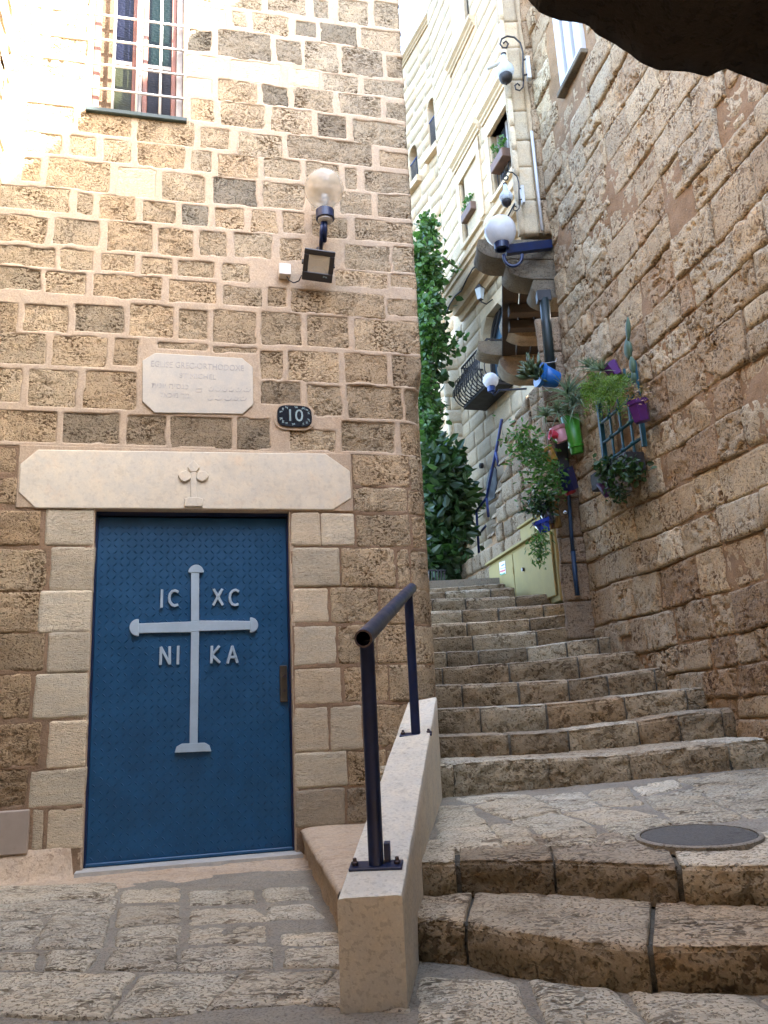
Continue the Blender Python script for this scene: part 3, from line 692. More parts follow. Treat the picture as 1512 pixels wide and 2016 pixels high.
# --- junction box with its cable
jc = onp(560, 534, pL+nL*.03, nL)
jb = MB().bbox(jc, dL*.043, nL*.034, UP*.045, .006).build('junction_box', M['boxw'], None); tag(jb, 'small white junction box on the wall beside the floodlight', 'junction box')
MB().box(jc+nL*.035, dL*.039, nL*.003, UP*.041).build('lid', M['boxw'], jb)
MB().tube([jc-UP*.044+nL*.01+dL*.015, jc-UP*.075+dL*.03+nL*.01, jc-UP*.098+dL*.062+nL*.02, jc-UP*.085+dL*.098+nL*.03, jc-UP*.05+dL*.115+nL*.05], .0042, 6).build('cable', M['black'], jb, True)

# ================================================================== WALL AT THE FAR LEFT
UL = -1.27
lw0 = LP(UL, 0, 0)
leftwall = empty('side_wall', LP(UL, 0, .6), 'rough stone side wall meeting the church front at its left edge', 'wall')
mapLW = planemap(lw0, nL, dL)
lb = []; z = -.1; i = 0
while z < 7:
    h = random.uniform(.2, .28); u = -.1 - random.uniform(0, .25)
    while u < 1.7:
        e = u + random.uniform(.25, .5); lb.append((u, e, z, z+h)); u = e + .03
    z += h + .03
for i, b in enumerate(lb):
    stone('stone', leftwall, mapLW, box4(*b), M['fstone'], jit(TAN, .15), face=-.004, rough=.012, res=.03, wob=.01, pits=.01, seed=900+i)
field('mortar', leftwall, mapLW, .002, 1.7, -.1, 7.0, .025, lb, [], M['mpink'], .002, .012)
MB().box(LP(UL-.36, 3.5, .8), dL*.3, nL*.9, UP*3.6).box(LP(UL-.40, 3.3, 4.4), dL*.38, nL*2.75, UP*3.5).build('core', M['mbrown'], leftwall)

# ================================================================== RIGHT HAND HOUSE
BW = radians(-10.6)
dW = np.array([sin(BW), cos(BW), 0]); nW = np.array([-cos(BW), sin(BW), 0]); pW = at(1512, 1440, 5.2)
pW0 = np.array([pW[0], pW[1], 0.])
def WP(u, z, n=0.): return pW0 + u*dW + n*nW + z*UP
def wuz(x, y): p = onp(x, y, pW, nW); return float((p-pW0) @ dW), float(p[2])
mapW = lambda U, W, n: pW0 + np.asarray(U)[..., None]*dW + np.asarray(n)[..., None]*nW + np.asarray(W)[..., None]*UP
rhouse = empty('stone_house', WP(0, .5), 'tall brown rough stone house wall rising along the right side of the steps', 'building')
RH = 9.95
UW1 = wuz(1140, 1000)[0]                                   # far end of the wall
swl = wuz(1085, 120); swr = wuz(1172, 60)
WWIN = (wuz(1148, 110)[0], wuz(1100, 100)[0], wuz(1128, 140)[1], 8.0)
wst = []; z = -.1; i = 0; irregular = []
seam = lambda z: .20 + .09*math.sin(z*1.7+.6) + .05*math.sin(z*4.1)
rr_ = random.Random(21)
while z < 7.9:
    h = rr_.uniform(.24, .36) if z > 1.2 else rr_.uniform(.2, .28)
    u = -1.55 - rr_.uniform(0, .3); sb = False
    while u < UW1 - .02:
        w_ = rr_.uniform(.28, .58) if z > 1.3 else rr_.uniform(.18, .42)
        e = u + w_
        sm = seam(z + h/2)
        if not sb and u < sm - .12 and e > sm - .16: e = sm
        if abs(u - sm) < 1e-6: sb = True
        if UW1 - e < .14: e = UW1
        if rr_.random() < .09 and h > .26: wst += [(u, e, z, z+h*.52), (u, e, z+h*.52, z+h)]
        else: wst.append((u, e, z, z+h))
        u = e
    z += h
wq = []
for (u0, u1, w0, w1) in wst:
    if u1 > WWIN[0]-.02 and u0 < WWIN[1]+.02 and w1 > WWIN[2]-.02 and w0 < WWIN[3]: continue
    wq.append((u0, u1, w0, w1))
tilt = lambda u, w: .018*math.sin(w*2.1+u*1.3) + .008*math.sin(u*5.1+w*3)
cells = []
GAP = .0065
for i, (u0, u1, w0, w1) in enumerate(wq):
    r = rr_; g = GAP
    j = lambda: r.uniform(-.012, .012)
    c = [(u0+g+j(), w0+g+tilt(u0, w0)+j()*.6), (u1-g+j(), w0+g+tilt(u1, w0)+j()*.6), (u1-g+j(), w1-g+tilt(u1, w1)+j()*.6), (u0+g+j(), w1-g+tilt(u0, w1)+j()*.6)]
    cells.append((c, (u0+u1)/2, (w0+w1)/2))
RT1, RT2, RT3, RT4 = (.51, .385, .25), (.57, .45, .30), (.44, .315, .20), (.61, .51, .37)
for i, (c, uc, wc) in enumerate(cells):
    t = rr_.random(); col = cmix(RT1, RT2, rr_.random())
    if t < .15: col = RT4
    elif t < .32: col = RT3
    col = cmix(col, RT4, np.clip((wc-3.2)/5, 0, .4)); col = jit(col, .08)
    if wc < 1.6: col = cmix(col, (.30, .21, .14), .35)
    near = -.4 < uc
    smooth_ = rr_.random() < .25
    stone('stone', rhouse, mapW, c, M['rstone'], col, face=rr_.uniform(-.018, .014), rough=.011 if smooth_ else .026, edge=.014, rnd=.010, res=.0125 if near and wc < 6 else .03,
          skirt=.07, wob=.010, pits=.006 if smooth_ else .026, pf=26, freq=9, seed=2000+i)
field('mortar', rhouse, mapW, -1.9, UW1+.01, -.2, 8.0, .022, [], [(WWIN[0], WWIN[1], WWIN[2], 9)], M['rmortar'], -.024, .01, rough=.012, hfun=lambda P: .018*sstep(.66, .80, vnoise(P, 1.6, 77)) )
MB().box(WP((UW1-6)/2-.01, 4, -.55), dW*(UW1+6)/2, nW*.48, UP*4.4).box(WP((UW1-6)/2-.3, (RH-.2)/2, -1.6), dW*(UW1+6)/2*.97, nW*.6, UP*(RH+.2)/2).box(WP((UW1-6)/2-.01, (RH+8.2)/2, -.56), dW*(UW1+6)/2, nW*.45, UP*(RH-8.2)/2).build('core', M['rmortar'], rhouse)
wp = empty('window', WP(sum(WWIN[:2])/2, WWIN[2], -.1), parent=rhouse)
WH = WWIN[3]-WWIN[2]; wm = (WWIN[0]+WWIN[1])/2
for uu in (WWIN[0]+.04, wm, WWIN[1]-.04): MB().bbox(WP(uu, WWIN[2]+WH/2, -.02), dW*.06, nW*.04, UP*WH/2, .005).build('window_frame', M['whitepipe'], wp)
MB().bbox(WP(wm, WWIN[2]+.05, -.02), dW*(WWIN[1]-WWIN[0])/2*.9, nW*.036, UP*.03, .005).build('window_frame', M['whitepipe'], wp)
MB().box(WP(wm, WWIN[2]+WH/2, -.045), dW*(WWIN[1]-WWIN[0])/2*.95, nW*.004, UP*WH/2*.98).build('pane', glass_mat('pale_glass', (.16, .18, .19), .1), wp)
MB().bbox(WP(wm, WWIN[2]-.03, -.02), dW*((WWIN[1]-WWIN[0])/2+.06), nW*.07, UP*.025, .006).build('window_sill', M['corbel'], wp)
# the pier at the end of the wall, facing down the steps
PD = at(1145, 1000, 8.1)[1]; PD = WP(UW1, 0)[1] + .02
px0 = at(1088, 950, PD)[0]; px1 = WP(UW1, 0)[0] + .12
mapP = lambda U, W, n: np.stack([np.asarray(U), PD - np.asarray(n), np.asarray(W)], -1)
PZ0, PZ1 = 1.4, 4.25
pst = []; z = PZ0
while z < PZ1:
    h = random.uniform(.22, .4); pst.append((px0, px1, z, z+h)); z += h
for i, b in enumerate(pst):
    stone('stone', rhouse, mapP, box4(b[0], b[1], b[2]+.004, b[3]-.004), M['rstone'], jit((.33, .25, .18), .1), face=0, rough=.018, edge=.03, rnd=.012, res=.016, wob=.012, pits=.008, freq=(5), seed=3000+i)
MB().box(((px0+px1)/2+.02, PD+.10, (PZ0+PZ1)/2), (np.array([px1-px0, 0, 0])/2*.9), (0, .07, 0), UP*(PZ1-PZ0)/2).build('pier', M['rmortar'], rhouse)

# ---- jettied bay with its stone brackets
BZ = at(1000, 473, PD)[2]; D0, D1 = PD, 10.75
bayx0 = at(1022, 455, PD)[0]
bay = empty('jettied_bay', (1.8, PD+1, BZ), 'pale rendered bay jutting from the stone house on stepped stone brackets', 'bay')
BH = 5.2
bayx1 = at(1040, 455, D1)[0]
MB().prism([(bayx0+.03, D0+.05, BZ+.10), (2.4, D0+.05, BZ+.10), (2.6, D1, BZ+.10), (bayx1+.03, D1, BZ+.10)], UP*BH).build('core', M['palejoint'], bay)
mapB = lambda U, W, n: np.stack([np.asarray(U), D0 - np.asarray(n), np.asarray(W)], -1)
xq = at(1062, 455, PD)[0]; z = BZ+.06; i = 0
while z < BZ+BH:
    h = random.uniform(.26, .42)
    stone('stone', bay, mapB, box4(bayx0, xq, z+.003, z+h-.003), M['pale'], jit((.55, .45, .33), .1), face=.0, rough=.006, res=.03, rnd=.008, wob=.006, pits=.004, seed=3100+i)
    stone('stone', bay, mapB, box4(xq+.05, 2.25, z+.003, z+h-.003), M['rstone'], jit((.42, .31, .21), .1), face=.01, rough=.02, res=.03, rnd=.012, wob=.015, pits=.01, seed=3200+i)
    z += h; i += 1
bd_ = unit([bayx1-bayx0, D1-D0, 0]); bn_ = np.array([-bd_[1], bd_[0], 0]); bL = np.hypot(bayx1-bayx0, D1-D0)
mapB2 = planemap((bayx0, D0, 0), bd_, bn_)
z = BZ+.06
while z < BZ+BH:
    h = random.uniform(.28, .36); y = 0
    while y < bL-.1:
        e = min(y+random.uniform(.4, .7), bL)
        stone('stone', bay, mapB2, box4(y+.004, e-.004, z+.004, z+h-.004), M['pale'], jit((.6, .5, .37), .08), face=0, rough=.005, res=.08, rnd=.006, pits=.003, seed=i); y = e; i += 1
    z += h
MB().tube([(xq+.025, D0-.02, BZ+.08), (xq+.022, D0-.02, BZ+1.25)], .016, 10).build('white_pipe', M['whitepipe'], bay, True)
xn, xf = at(994, 500, D0)[0], at(991, 690, 10.4)[0]
for a_, b_ in ((0, .30), (.33, .62), (.65, 1.3)):
    xs0, xs1 = lambda t: xn + (2.0-xn)*t, lambda t: xf + (2.3-xf)*t
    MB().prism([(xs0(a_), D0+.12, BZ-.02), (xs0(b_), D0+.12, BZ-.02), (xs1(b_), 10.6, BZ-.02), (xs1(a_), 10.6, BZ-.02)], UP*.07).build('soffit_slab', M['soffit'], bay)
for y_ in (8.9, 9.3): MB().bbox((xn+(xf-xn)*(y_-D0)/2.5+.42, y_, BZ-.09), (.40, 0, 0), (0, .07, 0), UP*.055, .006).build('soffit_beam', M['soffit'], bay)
def tier(prof, d, depth, name='bracket'):
    """prof: photo pixels of the stone's front outline, top left first; d: its distance; depth along the wall."""
    P = np.array([at(x, y, d) for x, y in prof])
    n = len(P); m = 6; V = []; Fc = []
    for k in range(m):
        Q = P.copy(); Q[:, 1] += depth*k/(m-1); V.append(Q)
    V = np.concatenate(V); 
    ctr = V.mean(0); V = V + .012 * np.stack([fbm(V, 6, 3, 51), fbm(V, 6, 3, 52), fbm(V, 6, 3, 53)], -1)
    for k in range(m-1):
        for i in range(n): Fc.append((k*n+i, (k+1)*n+i, (k+1)*n+(i+1) % n, k*n+(i+1) % n))
    Fc.append(list(range(n))); Fc.append([(m-1)*n+i for i in range(n)][::-1])
    o = mesh(name, V, Fc, M['corbel'], bay, False, None); shade_auto(o, 40); return o
def nose(x0, y0, x1, y1, xr, yt, n=9):                     # flat top from (x0,yt) to xr, quarter round from (x0,y0) to (x1,y1)
    pts = [(x0+4, yt), (xr, yt+ (0))]; pts += [(xr, y1)]
    for k in range(n+1):
        t = pi/2*k/n; pts.append((x1-(x1-x0)*sin(t), y1-(y1-y0)*(1-cos(t))))
    return pts
tier(nose(939, 482, 992, 509, 1120, 472), D0, .34); tier(nose(996, 521, 1046, 548, 1120, 511), D0+.01, .32); tier(nose(1046, 562, 1084, 585, 1120, 550), D0+.02, .3)
tier(nose(988, 622, 1034, 662, 1100, 618), 9.55, .28)
tier(nose(939, 684, 992, 700, 1095, 671), 10.3, .3); tier(nose(984, 708, 1030, 742, 1095, 702), 10.31, .3)

# ================================================================== STAIRS
def curve3(pts, dfun): return np.array([dfun(x, y, i) for i, (x, y) in enumerate(pts)])
def resample(P, n):
    P = np.asarray(P); d = np.r_[0, np.cumsum(np.linalg.norm(np.diff(P[:, :2], axis=0), axis=1))]; s = np.linspace(0, d[-1], n)
    Q = np.stack([np.interp(s, d, P[:, k]) for k in range(3)], -1)
    for _ in range(3): Q[1:-1] = (Q[:-2] + 2*Q[1:-1] + Q[2:]) / 4
    return Q
def edge(pts, dl, dr=None, bend=0.):
    """a step's nose: photo points, distance at the left end, right end on the house wall"""
    xs = [p[0] for p in pts]; r = onp(*pts[-1], pW, nW)[1] if dr is None else dr
    out = []
    for x, y in pts:
        t = (x-xs[0])/(xs[-1]-xs[0]); out.append(at(x, y, dl*(1-t)+r*t + bend*4*t*(1-t)))
    return np.array(out)
def extend(P, left=0., right=0.):
    P = list(P); 
    if left: v = unit((P[0]-P[1])*[1,1,0]); P = [P[0]+v*left] + P
    if right: v = unit((P[-1]-P[-2])*[1,1,0]); P = P + [P[-1]+v*right]
    return np.array(P)
NS = 160
zt1 = lambda x: .140 + (x-820)/700*-.012
N1 = np.array([onz(x, y, zt1(x)) for x, y in ((800,1797),(860,1803),(930,1810),(1000,1825),(1130,1843),(1260,1853),(1400,1854),(1512,1851),(1640,1842))])
zt2 = lambda x: .264
N2 = np.array([onz(x, y, zt2(x)) for x, y in ((805,1692),(870,1690),(930,1686),(1100,1686),(1200,1690),(1290,1694),(1400,1697),(1512,1695),(1620,1690))])
E_ = [
 edge([(870,1503),(940,1496),(1040,1490),(1110,1488),(1215,1482),(1330,1470),(1430,1458),(1512,1450)], 5.35),
 edge([(872,1446),(950,1443),(1060,1440),(1150,1430),(1260,1416),(1340,1402),(1400,1394),(1442,1391)], 5.75),
 edge([(868,1392),(950,1389),(1060,1384),(1150,1377),(1260,1364),(1330,1356),(1388,1350)], 6.1),
 edge([(868,1346),(960,1343),(1060,1338),(1150,1333),(1240,1319),(1310,1310)], 6.5),
 edge([(866,1312),(950,1306),(1060,1298),(1150,1287),(1250,1279)], 6.95),
 edge([(864,1281),(950,1278),(1050,1271),(1130,1259),(1200,1251)], 7.3),
 edge([(860,1254),(950,1248),(1050,1240),(1160,1226)], 7.65),
 edge([(858,1226),(950,1222),(1050,1215),(1150,1203)], 8.0, 7.75),
 edge([(855,1201),(950,1197),(1050,1190),(1116,1185)], 8.35, 8.15),
 edge([(850,1177),(930,1175),(1020,1172),(1096,1165)], 8.75, 8.6),
 edge([(848,1165),(900,1161),(950,1158)], 9.3, 9.2),
 edge([(848,1157),(900,1153),(936,1151)], 9.9, 9.8),
 edge([(846,1150),(880,1147),(918,1145)], 10.5, 10.4)]
E_ = [extend(e, .25 if i < 1 else .9, .25 if i < 10 else .35) for i, e in enumerate(E_)]
N1 = extend(N1, .05, .3); N2 = extend(N2, .05, .3)
noses = [resample(p, NS) for p in [N1, N2] + E_]
# foot line of the third riser on the landing
F3 = resample(extend(np.array([at(x, y, d) for (x, y), d in zip(((868,1568),(1000,1562),(1100,1552),(1215,1545),(1330,1530),(1430,1516),(1512,1505)), np.interp([0,1,2,3,4,5,6], [0, 6], [5.33, 5.2]))]), .25, .3), NS)
Q = np.concatenate([noses[1], F3]); A_ = np.c_[Q[:, :2], Q[:, 0]*Q[:, 1], np.ones(len(Q))]; cf = np.linalg.lstsq(A_, Q[:, 2], rcond=None)[0]
zl_ = lambda X, Y: cf[0]*X + cf[1]*Y + cf[2]*X*Y + cf[3]
stairs = empty('stairway', (1.0, 5, 0), 'worn limestone steps curving up the alley', kind='structure')
CS = (.66, .59, .47)
def sweep(A, Bk, N, zb, inset, closed, n_t, n_r, amp, seed, nose_r=.045):
    """A..: tread back Bk -> nose N -> foot; returns rows of points (ns x np)."""
    ns = len(N); tang = np.gradient(N[:, :2], axis=0); nr = np.stack([tang[:, 1], -tang[:, 0], np.zeros(ns)], -1); nr /= np.linalg.norm(nr, axis=1)[:, None] + 1e-9
    cols = []
    for k in range(n_t):
        t = (k/(n_t-1)) ** .8; P = Bk*(1-t) + N*t; q = np.linalg.norm(Bk-N, axis=1)*(1-t)
        wq_ = (1-np.clip(q/nose_r, 0, 1))**2; dz = -inset - nose_r*.16*wq_
        cols.append((P + dz[:, None]*UP - inset*nr*t - (nose_r*.28*wq_)[:, None]*nr, np.broadcast_to(UP, P.shape)))
    for k in range(n_r):
        t = k/(n_r-1); P = N.copy(); P[:, 2] = (N[:, 2]-nose_r*.40)*(1-t) + zb*t; q = (N[:, 2]-zb)*t
        dn = -inset - nose_r*.10*(1-np.clip(q/nose_r, 0, 1))**2 + .006*np.sin(pi*t)
        cols.append((P + dn[:, None]*nr, nr))
    V = np.stack([c[0] for c in cols], 1); D = np.stack([c[1] for c in cols], 1)
    ch = np.array([0]*n_t + [1]*n_r); qn = np.abs(np.linalg.norm(V - N[:, None, :], axis=-1)); chip = np.exp(-(qn/.03)**2)*sstep(.5, .8, vnoise(V*[1, 1, .3] + seed, 13, 66))
    am = amp*np.where(ch == 0, .5, 1.0)[None, :] * (1 - .55*np.exp(-(qn/.03)**2))
    rid = (1 - 2*np.abs(fbm(V + seed*1.7, 9, 3, 69))) * np.where(ch == 0, 0, 1.0)[None, :] * (1 - np.exp(-(qn/.06)**2))
    V = V + D * (am * fbm(V + seed*3.1, 11, 4, 61) + amp*.7*(rid-.9) - am*.9*sstep(.58, .75, vnoise(V + seed, 26, 63)) - amp*.2*chip)[..., None]
    return V
def step_stone(s0, s1, N, Bk, zb, col, seed, amp=.009, res=.016, name='step_stone'):
    L = np.linalg.norm(np.diff(N, axis=0), axis=1).sum(); n = max(6, int((s1-s0)*L/res))
    ss = np.linspace(s0, s1, n)*(NS-1); f = lambda A: np.stack([np.interp(ss, np.arange(NS), A[:, k]) for k in range(A.shape[1])], -1)
    n_, b_, z_ = f(N), f(Bk), np.interp(ss, np.arange(NS), zb)
    tl = np.linalg.norm(n_-b_, axis=1).mean(); rh = (n_[:, 2]-z_).mean()
    V = sweep(None, b_, n_, z_, 0, False, max(5, int(tl/res)), max(5, int(rh/res)), amp, seed)
    ee = np.minimum(ss-ss[0], ss[-1]-ss)/(NS-1)*L; k = (1-np.clip(ee/.03, 0, 1))**2*.014
    mid = V.mean(1, keepdims=True); mid[..., 2] -= 0; V = V + (np.stack([b_[:, 0], b_[:, 1], z_], -1)[:, None, :] - V)*k[:, None, None]*.9
    e0 = V[0:1]*.0 + np.stack([b_[0, 0], b_[0, 1], z_[0]])*.25 + V[0:1]*.75; e1 = np.stack([b_[-1, 0], b_[-1, 1], z_[-1]])*.25 + V[-1:]*.75
    V = np.concatenate([e0, V, e1], 0)
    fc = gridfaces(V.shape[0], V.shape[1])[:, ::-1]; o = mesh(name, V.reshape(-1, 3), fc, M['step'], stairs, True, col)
    o.data.materials.append(M['riserstone']); o.data.polygons.foreach_set('material_index', ((fc % V.shape[1]).min(1) >= max(5, int(tl/res)) + int(max(5, int(rh/res))*.10)).astype(np.int32))
    return o
r2 = random.Random(5)
KN = {0: [0, .16, .52, .76, 1], 1: [0, .13, .33, .575, .80, 1]}
for i, N in enumerate(noses):
    prev = noses[i-1] if i else None
    if i == 0: zb = np.full(NS, -.03)
    elif i == 2: zb = F3[:, 2] - .02
    else: zb = np.interp(np.linspace(0, 1, NS), np.linspace(0, 1, NS), prev[:, 2]) - .02
    if i == 1:
        Bk = N + (F3-N)*.235; Bk[:, 2] = zl_(Bk[:, 0], Bk[:, 1]) + .010
    elif i+1 < len(noses):
        nx_ = noses[i+1]; Bk = nx_.copy(); v = nx_-N; v[:, 2] = 0; Bk = Bk + v*.08; Bk[:, 2] = N[:, 2] + .004
    else:
        Bk = N + np.array([-.1, .6, .02])
    L = np.linalg.norm(np.diff(N, axis=0), axis=1).sum()
    if i in KN: cuts = KN[i]
    else:
        cuts = [0]; 
        while cuts[-1] < 1: cuts.append(cuts[-1] + r2.uniform(.26, .6)/L)
        cuts = cuts[:-1] if 1-cuts[-2] < .12/L*1.5 else cuts; cuts[-1] = 1.0
    gap = .008/L
    for k in range(len(cuts)-1):
        col = jit(cmix(CS, (.46, .36, .25), r2.random()), .1)
        if r2.random() < .2: col = cmix(col, (.30, .25, .19), .5)
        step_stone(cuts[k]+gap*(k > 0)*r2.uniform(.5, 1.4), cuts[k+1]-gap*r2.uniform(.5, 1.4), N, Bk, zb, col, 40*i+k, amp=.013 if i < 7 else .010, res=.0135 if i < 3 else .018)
    core = sweep(None, Bk+[0, .1, 0], N, zb-.05, .024, False, 6, 8, .008, 7)
    mesh('step_bed', core.reshape(-1, 3), gridfaces(core.shape[0], core.shape[1])[:, ::-1], M['darkgrout'], stairs, True)
# landing paving above the second riser
mv = lambda A: A[::8]
mapS = lambda U, W, n: np.stack([np.asarray(U), np.asarray(W), zl_(np.asarray(U), np.asarray(W)) + np.asarray(n)], -1)
def onland(x, y):
    z = .3
    for _ in range(8): p = onz(x, y, z); z = z*.5 + .5*float(zl_(p[0], p[1]))
    return onz(x, y, z)
LQ = ["872,1668 985,1664 960,1622 862,1636", "860,1634 958,1620 925,1585 868,1590", "992,1662 1062,1660 1030,1622 965,1624", "935,1588 1045,1568 1100,1600 1005,1614", "928,1583 1042,1566 1000,1566 895,1572",
      "1008,1618 1104,1602 1170,1626 1068,1642", "1050,1568 1150,1560 1180,1586 1106,1598", "1070,1644 1172,1630 1176,1646 1092,1652", "1155,1560 1236,1552 1262,1584 1184,1588", "1110,1602 1186,1590 1296,1606 1178,1624",
      "1182,1628 1300,1610 1322,1622 1240,1652", "1246,1550 1330,1536 1345,1550 1266,1568", "1270,1572 1368,1556 1462,1612 1332,1624", "1368,1553 1512,1534 1640,1600 1470,1610", "1340,1534 1512,1512 1640,1520 1375,1548",
      "1070,1662 1165,1662 1180,1652 1100,1654", "1180,1660 1232,1658 1238,1656 1190,1650"]
for k, t in enumerate(LQ):
    c = np.array([onland(*[float(v) for v in p.split(',')])[:2] for p in t.split()]); c = c.mean(0) + (c-c.mean(0))*1.07
    stone('paving_stone', stairs, mapS, c, M['step'], jit(cmix(CS, (.55, .49, .38), random.random()), .08), face=.010, rough=.010, edge=.03, rnd=.012, res=.018, skirt=.05, wob=.02, pits=.010, pf=20, seed=5000+k)
g = [np.linspace(0, 1, 60)[:, None]]
T_ = np.linspace(.05, 1, 60)[:, None, None]; V = noses[1][None]*(1-T_) + (F3+np.array([0, .15, 0]))[None]*T_; V[..., 2] = zl_(V[..., 0], V[..., 1]) - .002 + .006*fbm(V, 7, 3, 71)
V[..., 2] -= .035*(1-sstep(.20, .26, np.broadcast_to(T_[..., 0], V.shape[:2])))
mesh('landing_bed', V.reshape(-1, 3), gridfaces(60, NS)[:, ::-1], M['grout'], stairs, True)
# manhole
mc = onland(1375, 1650); ml = onland(1250, 1652); MR = np.linalg.norm(mc-ml)
man = empty('manhole_cover', mc, 'round grey manhole cover set in the landing of the steps', 'manhole')
tx = unit(np.array([1, 0, float(zl_(mc[0]+.5, mc[1])-zl_(mc[0]-.5, mc[1]))])); ty = unit(np.array([0, 1, float(zl_(mc[0], mc[1]+.5)-zl_(mc[0], mc[1]-.5))])); tn = np.cross(tx, ty)
MB().lathe(mc, [(MR*.90, -.02), (MR*.90, .011), (MR*.86, .014), (0, .015)], tn, 48).build('cover', stone_mat('grey_concrete', (.13, .125, .12), pits=.4, stain=.4, bump=.4), man)
MB().lathe(mc, [(MR*1.0, -.02), (MR*1.0, .010), (MR*.97, .014), (MR*.92, .014), (MR*.92, -.02)], tn, 48).build('frame', M['grout'], man)

# ================================================================== LOWER PAVING
pave = empty('pavement', (-.5, 3.5, 0), 'pale limestone paving in front of the door', kind='structure')
PQ = ["-40,1990 205,1998 262,1918 -40,1912", "212,1998 400,1985 470,1915 275,1918", "408,1984 600,1972 655,1908 480,1912", "608,1972 800,1990 800,1906 662,1908",
      "-40,1908 70,1908 76,1872 -40,1878", "84,1908 165,1908 194,1876 92,1872", "205,1908 345,1908 348,1862 222,1868", "355,1908 538,1900 540,1862 360,1866", "558,1902 672,1902 668,1862 556,1868",
      "-40,1870 60,1868 88,1812 -40,1822", "70,1868 205,1864 218,1802 98,1810", "225,1862 348,1858 352,1822 232,1830", "232,1824 352,1818 352,1784 236,1790", "370,1860 530,1854 528,1822 372,1828", "372,1822 528,1816 500,1790 375,1795",
      "558,1860 668,1858 668,1836 552,1836", "530,1810 640,1808 612,1782 520,1788", "-40,1816 225,1800 225,1772 -40,1788", "232,1780 352,1776 352,1752 240,1756", "372,1786 505,1780 500,1755 375,1758", "520,1778 618,1772 606,1748 515,1752", "-40,1784 222,1766 225,1742 -40,1752"]
zp = lambda X, Y: np.clip((np.asarray(Y)-3.0)*.008, -.02, .02)
mapG = lambda U, W, n: np.stack([np.asarray(U), np.asarray(W), zp(U, W) + np.asarray(n)], -1)
for k, t in enumerate(PQ):
    c = np.array([onz(*[float(v) for v in p.split(',')], 0.)[:2] for p in t.split()]); c = c.mean(0) + (c-c.mean(0))*1.035
    front = k < 4
    stone('paving_stone', pave, mapG, c, M['step'], jit(cmix(CS, (.50, .45, .37), random.random()), .07), face=.004, rough=.009, edge=.035, rnd=.010, res=.015, skirt=.22 if front else .05, wob=.022, pits=.007, pf=24, seed=5200+k)
for k, (xa, xb) in enumerate(((.03, .34), (.36, .62), (.64, .95), (.97, 1.4))):
    yb = lambda x: float(np.interp(x, [.03, .34, .62, .95, 1.4], [2.93, 2.83, 2.71, 2.59, 2.46])); c = [(xa, 2.25), (xb, 2.2), (xb, yb(xb)), (xa, yb(xa))]
    stone('paving_stone', pave, mapG, c, M['step'], jit(CS, .08), face=.004, rough=.010, res=.016, edge=.035, rnd=.012, wob=.02, pits=.010, pf=22, seed=5300+k)
u = np.linspace(-3.4, 3.2, 190); w = np.linspace(2.42, 5.9, 110); U_, W_ = np.meshgrid(u, w); P = np.stack([U_, W_, 0*U_], -1)
nearwall = (P[..., :2] - pL[:2]) @ nL[:2]
V = mapG(U_, W_, -.008 + .008*fbm(P, 6, 3, 81)); V[..., 2] -= .03*(1-sstep(.25, .40, nearwall))
mesh('paving_bed', V.reshape(-1, 3), gridfaces(110, 190), M['grout'], pave, True)
u = np.linspace(-2.6, .72, 170); n_ = np.linspace(-.02, 1.05, 76); U_, Nn = np.meshgrid(u, n_); V = pL + U_[..., None]*dL + Nn[..., None]*nL
V[..., 2] = .010 + .006*(1-sstep(0, .22, Nn)) + .16*(U_ < DOOR[0]-.06)*(1-sstep(-.02, .10, Nn)) + .012*fbm(V, 9, 4, 83) - .03*sstep(.40, .75, Nn + .2*fbm(V, 4, 3, 85))
mesh('cement_skirt', V.reshape(-1, 3), gridfaces(76, 170)[:, ::-1], M['plaster'], pave, True)
lower = []
street = MB(); street.box((0, -1.2, -.32), (6, 0, 0), (0, 3.9, 0), UP*.12); street.build('lower_street', M['mbrown'], None); tag(bpy.data.objects['lower_street'], kind='structure', label='grey stone street below the paving edge')
# raised ledge right of the door
zl2 = .17
q = [onz(*p, zl2) for p in ((586, 1650), (664, 1752))]; a_ = LP(.665, 0, 0); b_ = LP(1.55, 0, 0)
poly = [np.array([a_[0], a_[1], zl2]), q[1], np.array([q[1][0]+.12, q[1][1], zl2]), np.array([b_[0], b_[1], zl2])]
Sg, Tg = np.meshgrid(np.linspace(0, 1, 50), np.linspace(0, 1, 60)); top = poly[0]*((1-Sg)*(1-Tg))[..., None] + poly[1]*((1-Sg)*Tg)[..., None] + poly[2]*(Sg*Tg)[..., None] + poly[3]*(Sg*(1-Tg))[..., None]
top[..., 2] += .010*fbm(top, 7, 3, 87) - .02*(1-np.clip(Sg*12, 0, 1))**2
side = np.stack([np.stack([top[:, 0, 0] + .012*np.sin(pi*t) + .02*t, top[:, 0, 1] - .01*t, top[:, 0, 2]*(1-t) - .02*t], -1) for t in np.linspace(0, 1, 14)[::-1]], 1)
side[..., :2] += (.014*fbm(side, 9, 3, 88))[..., None]
V = np.concatenate([side[:, :-1], top], 1)
led = mesh('stone_ledge', V.reshape(-1, 3), gridfaces(V.shape[0], V.shape[1])[:, ::-1], M['plaster'], None, True)
tag(led, 'low raised stone ledge between the blue door and the white sloping wall', 'ledge')

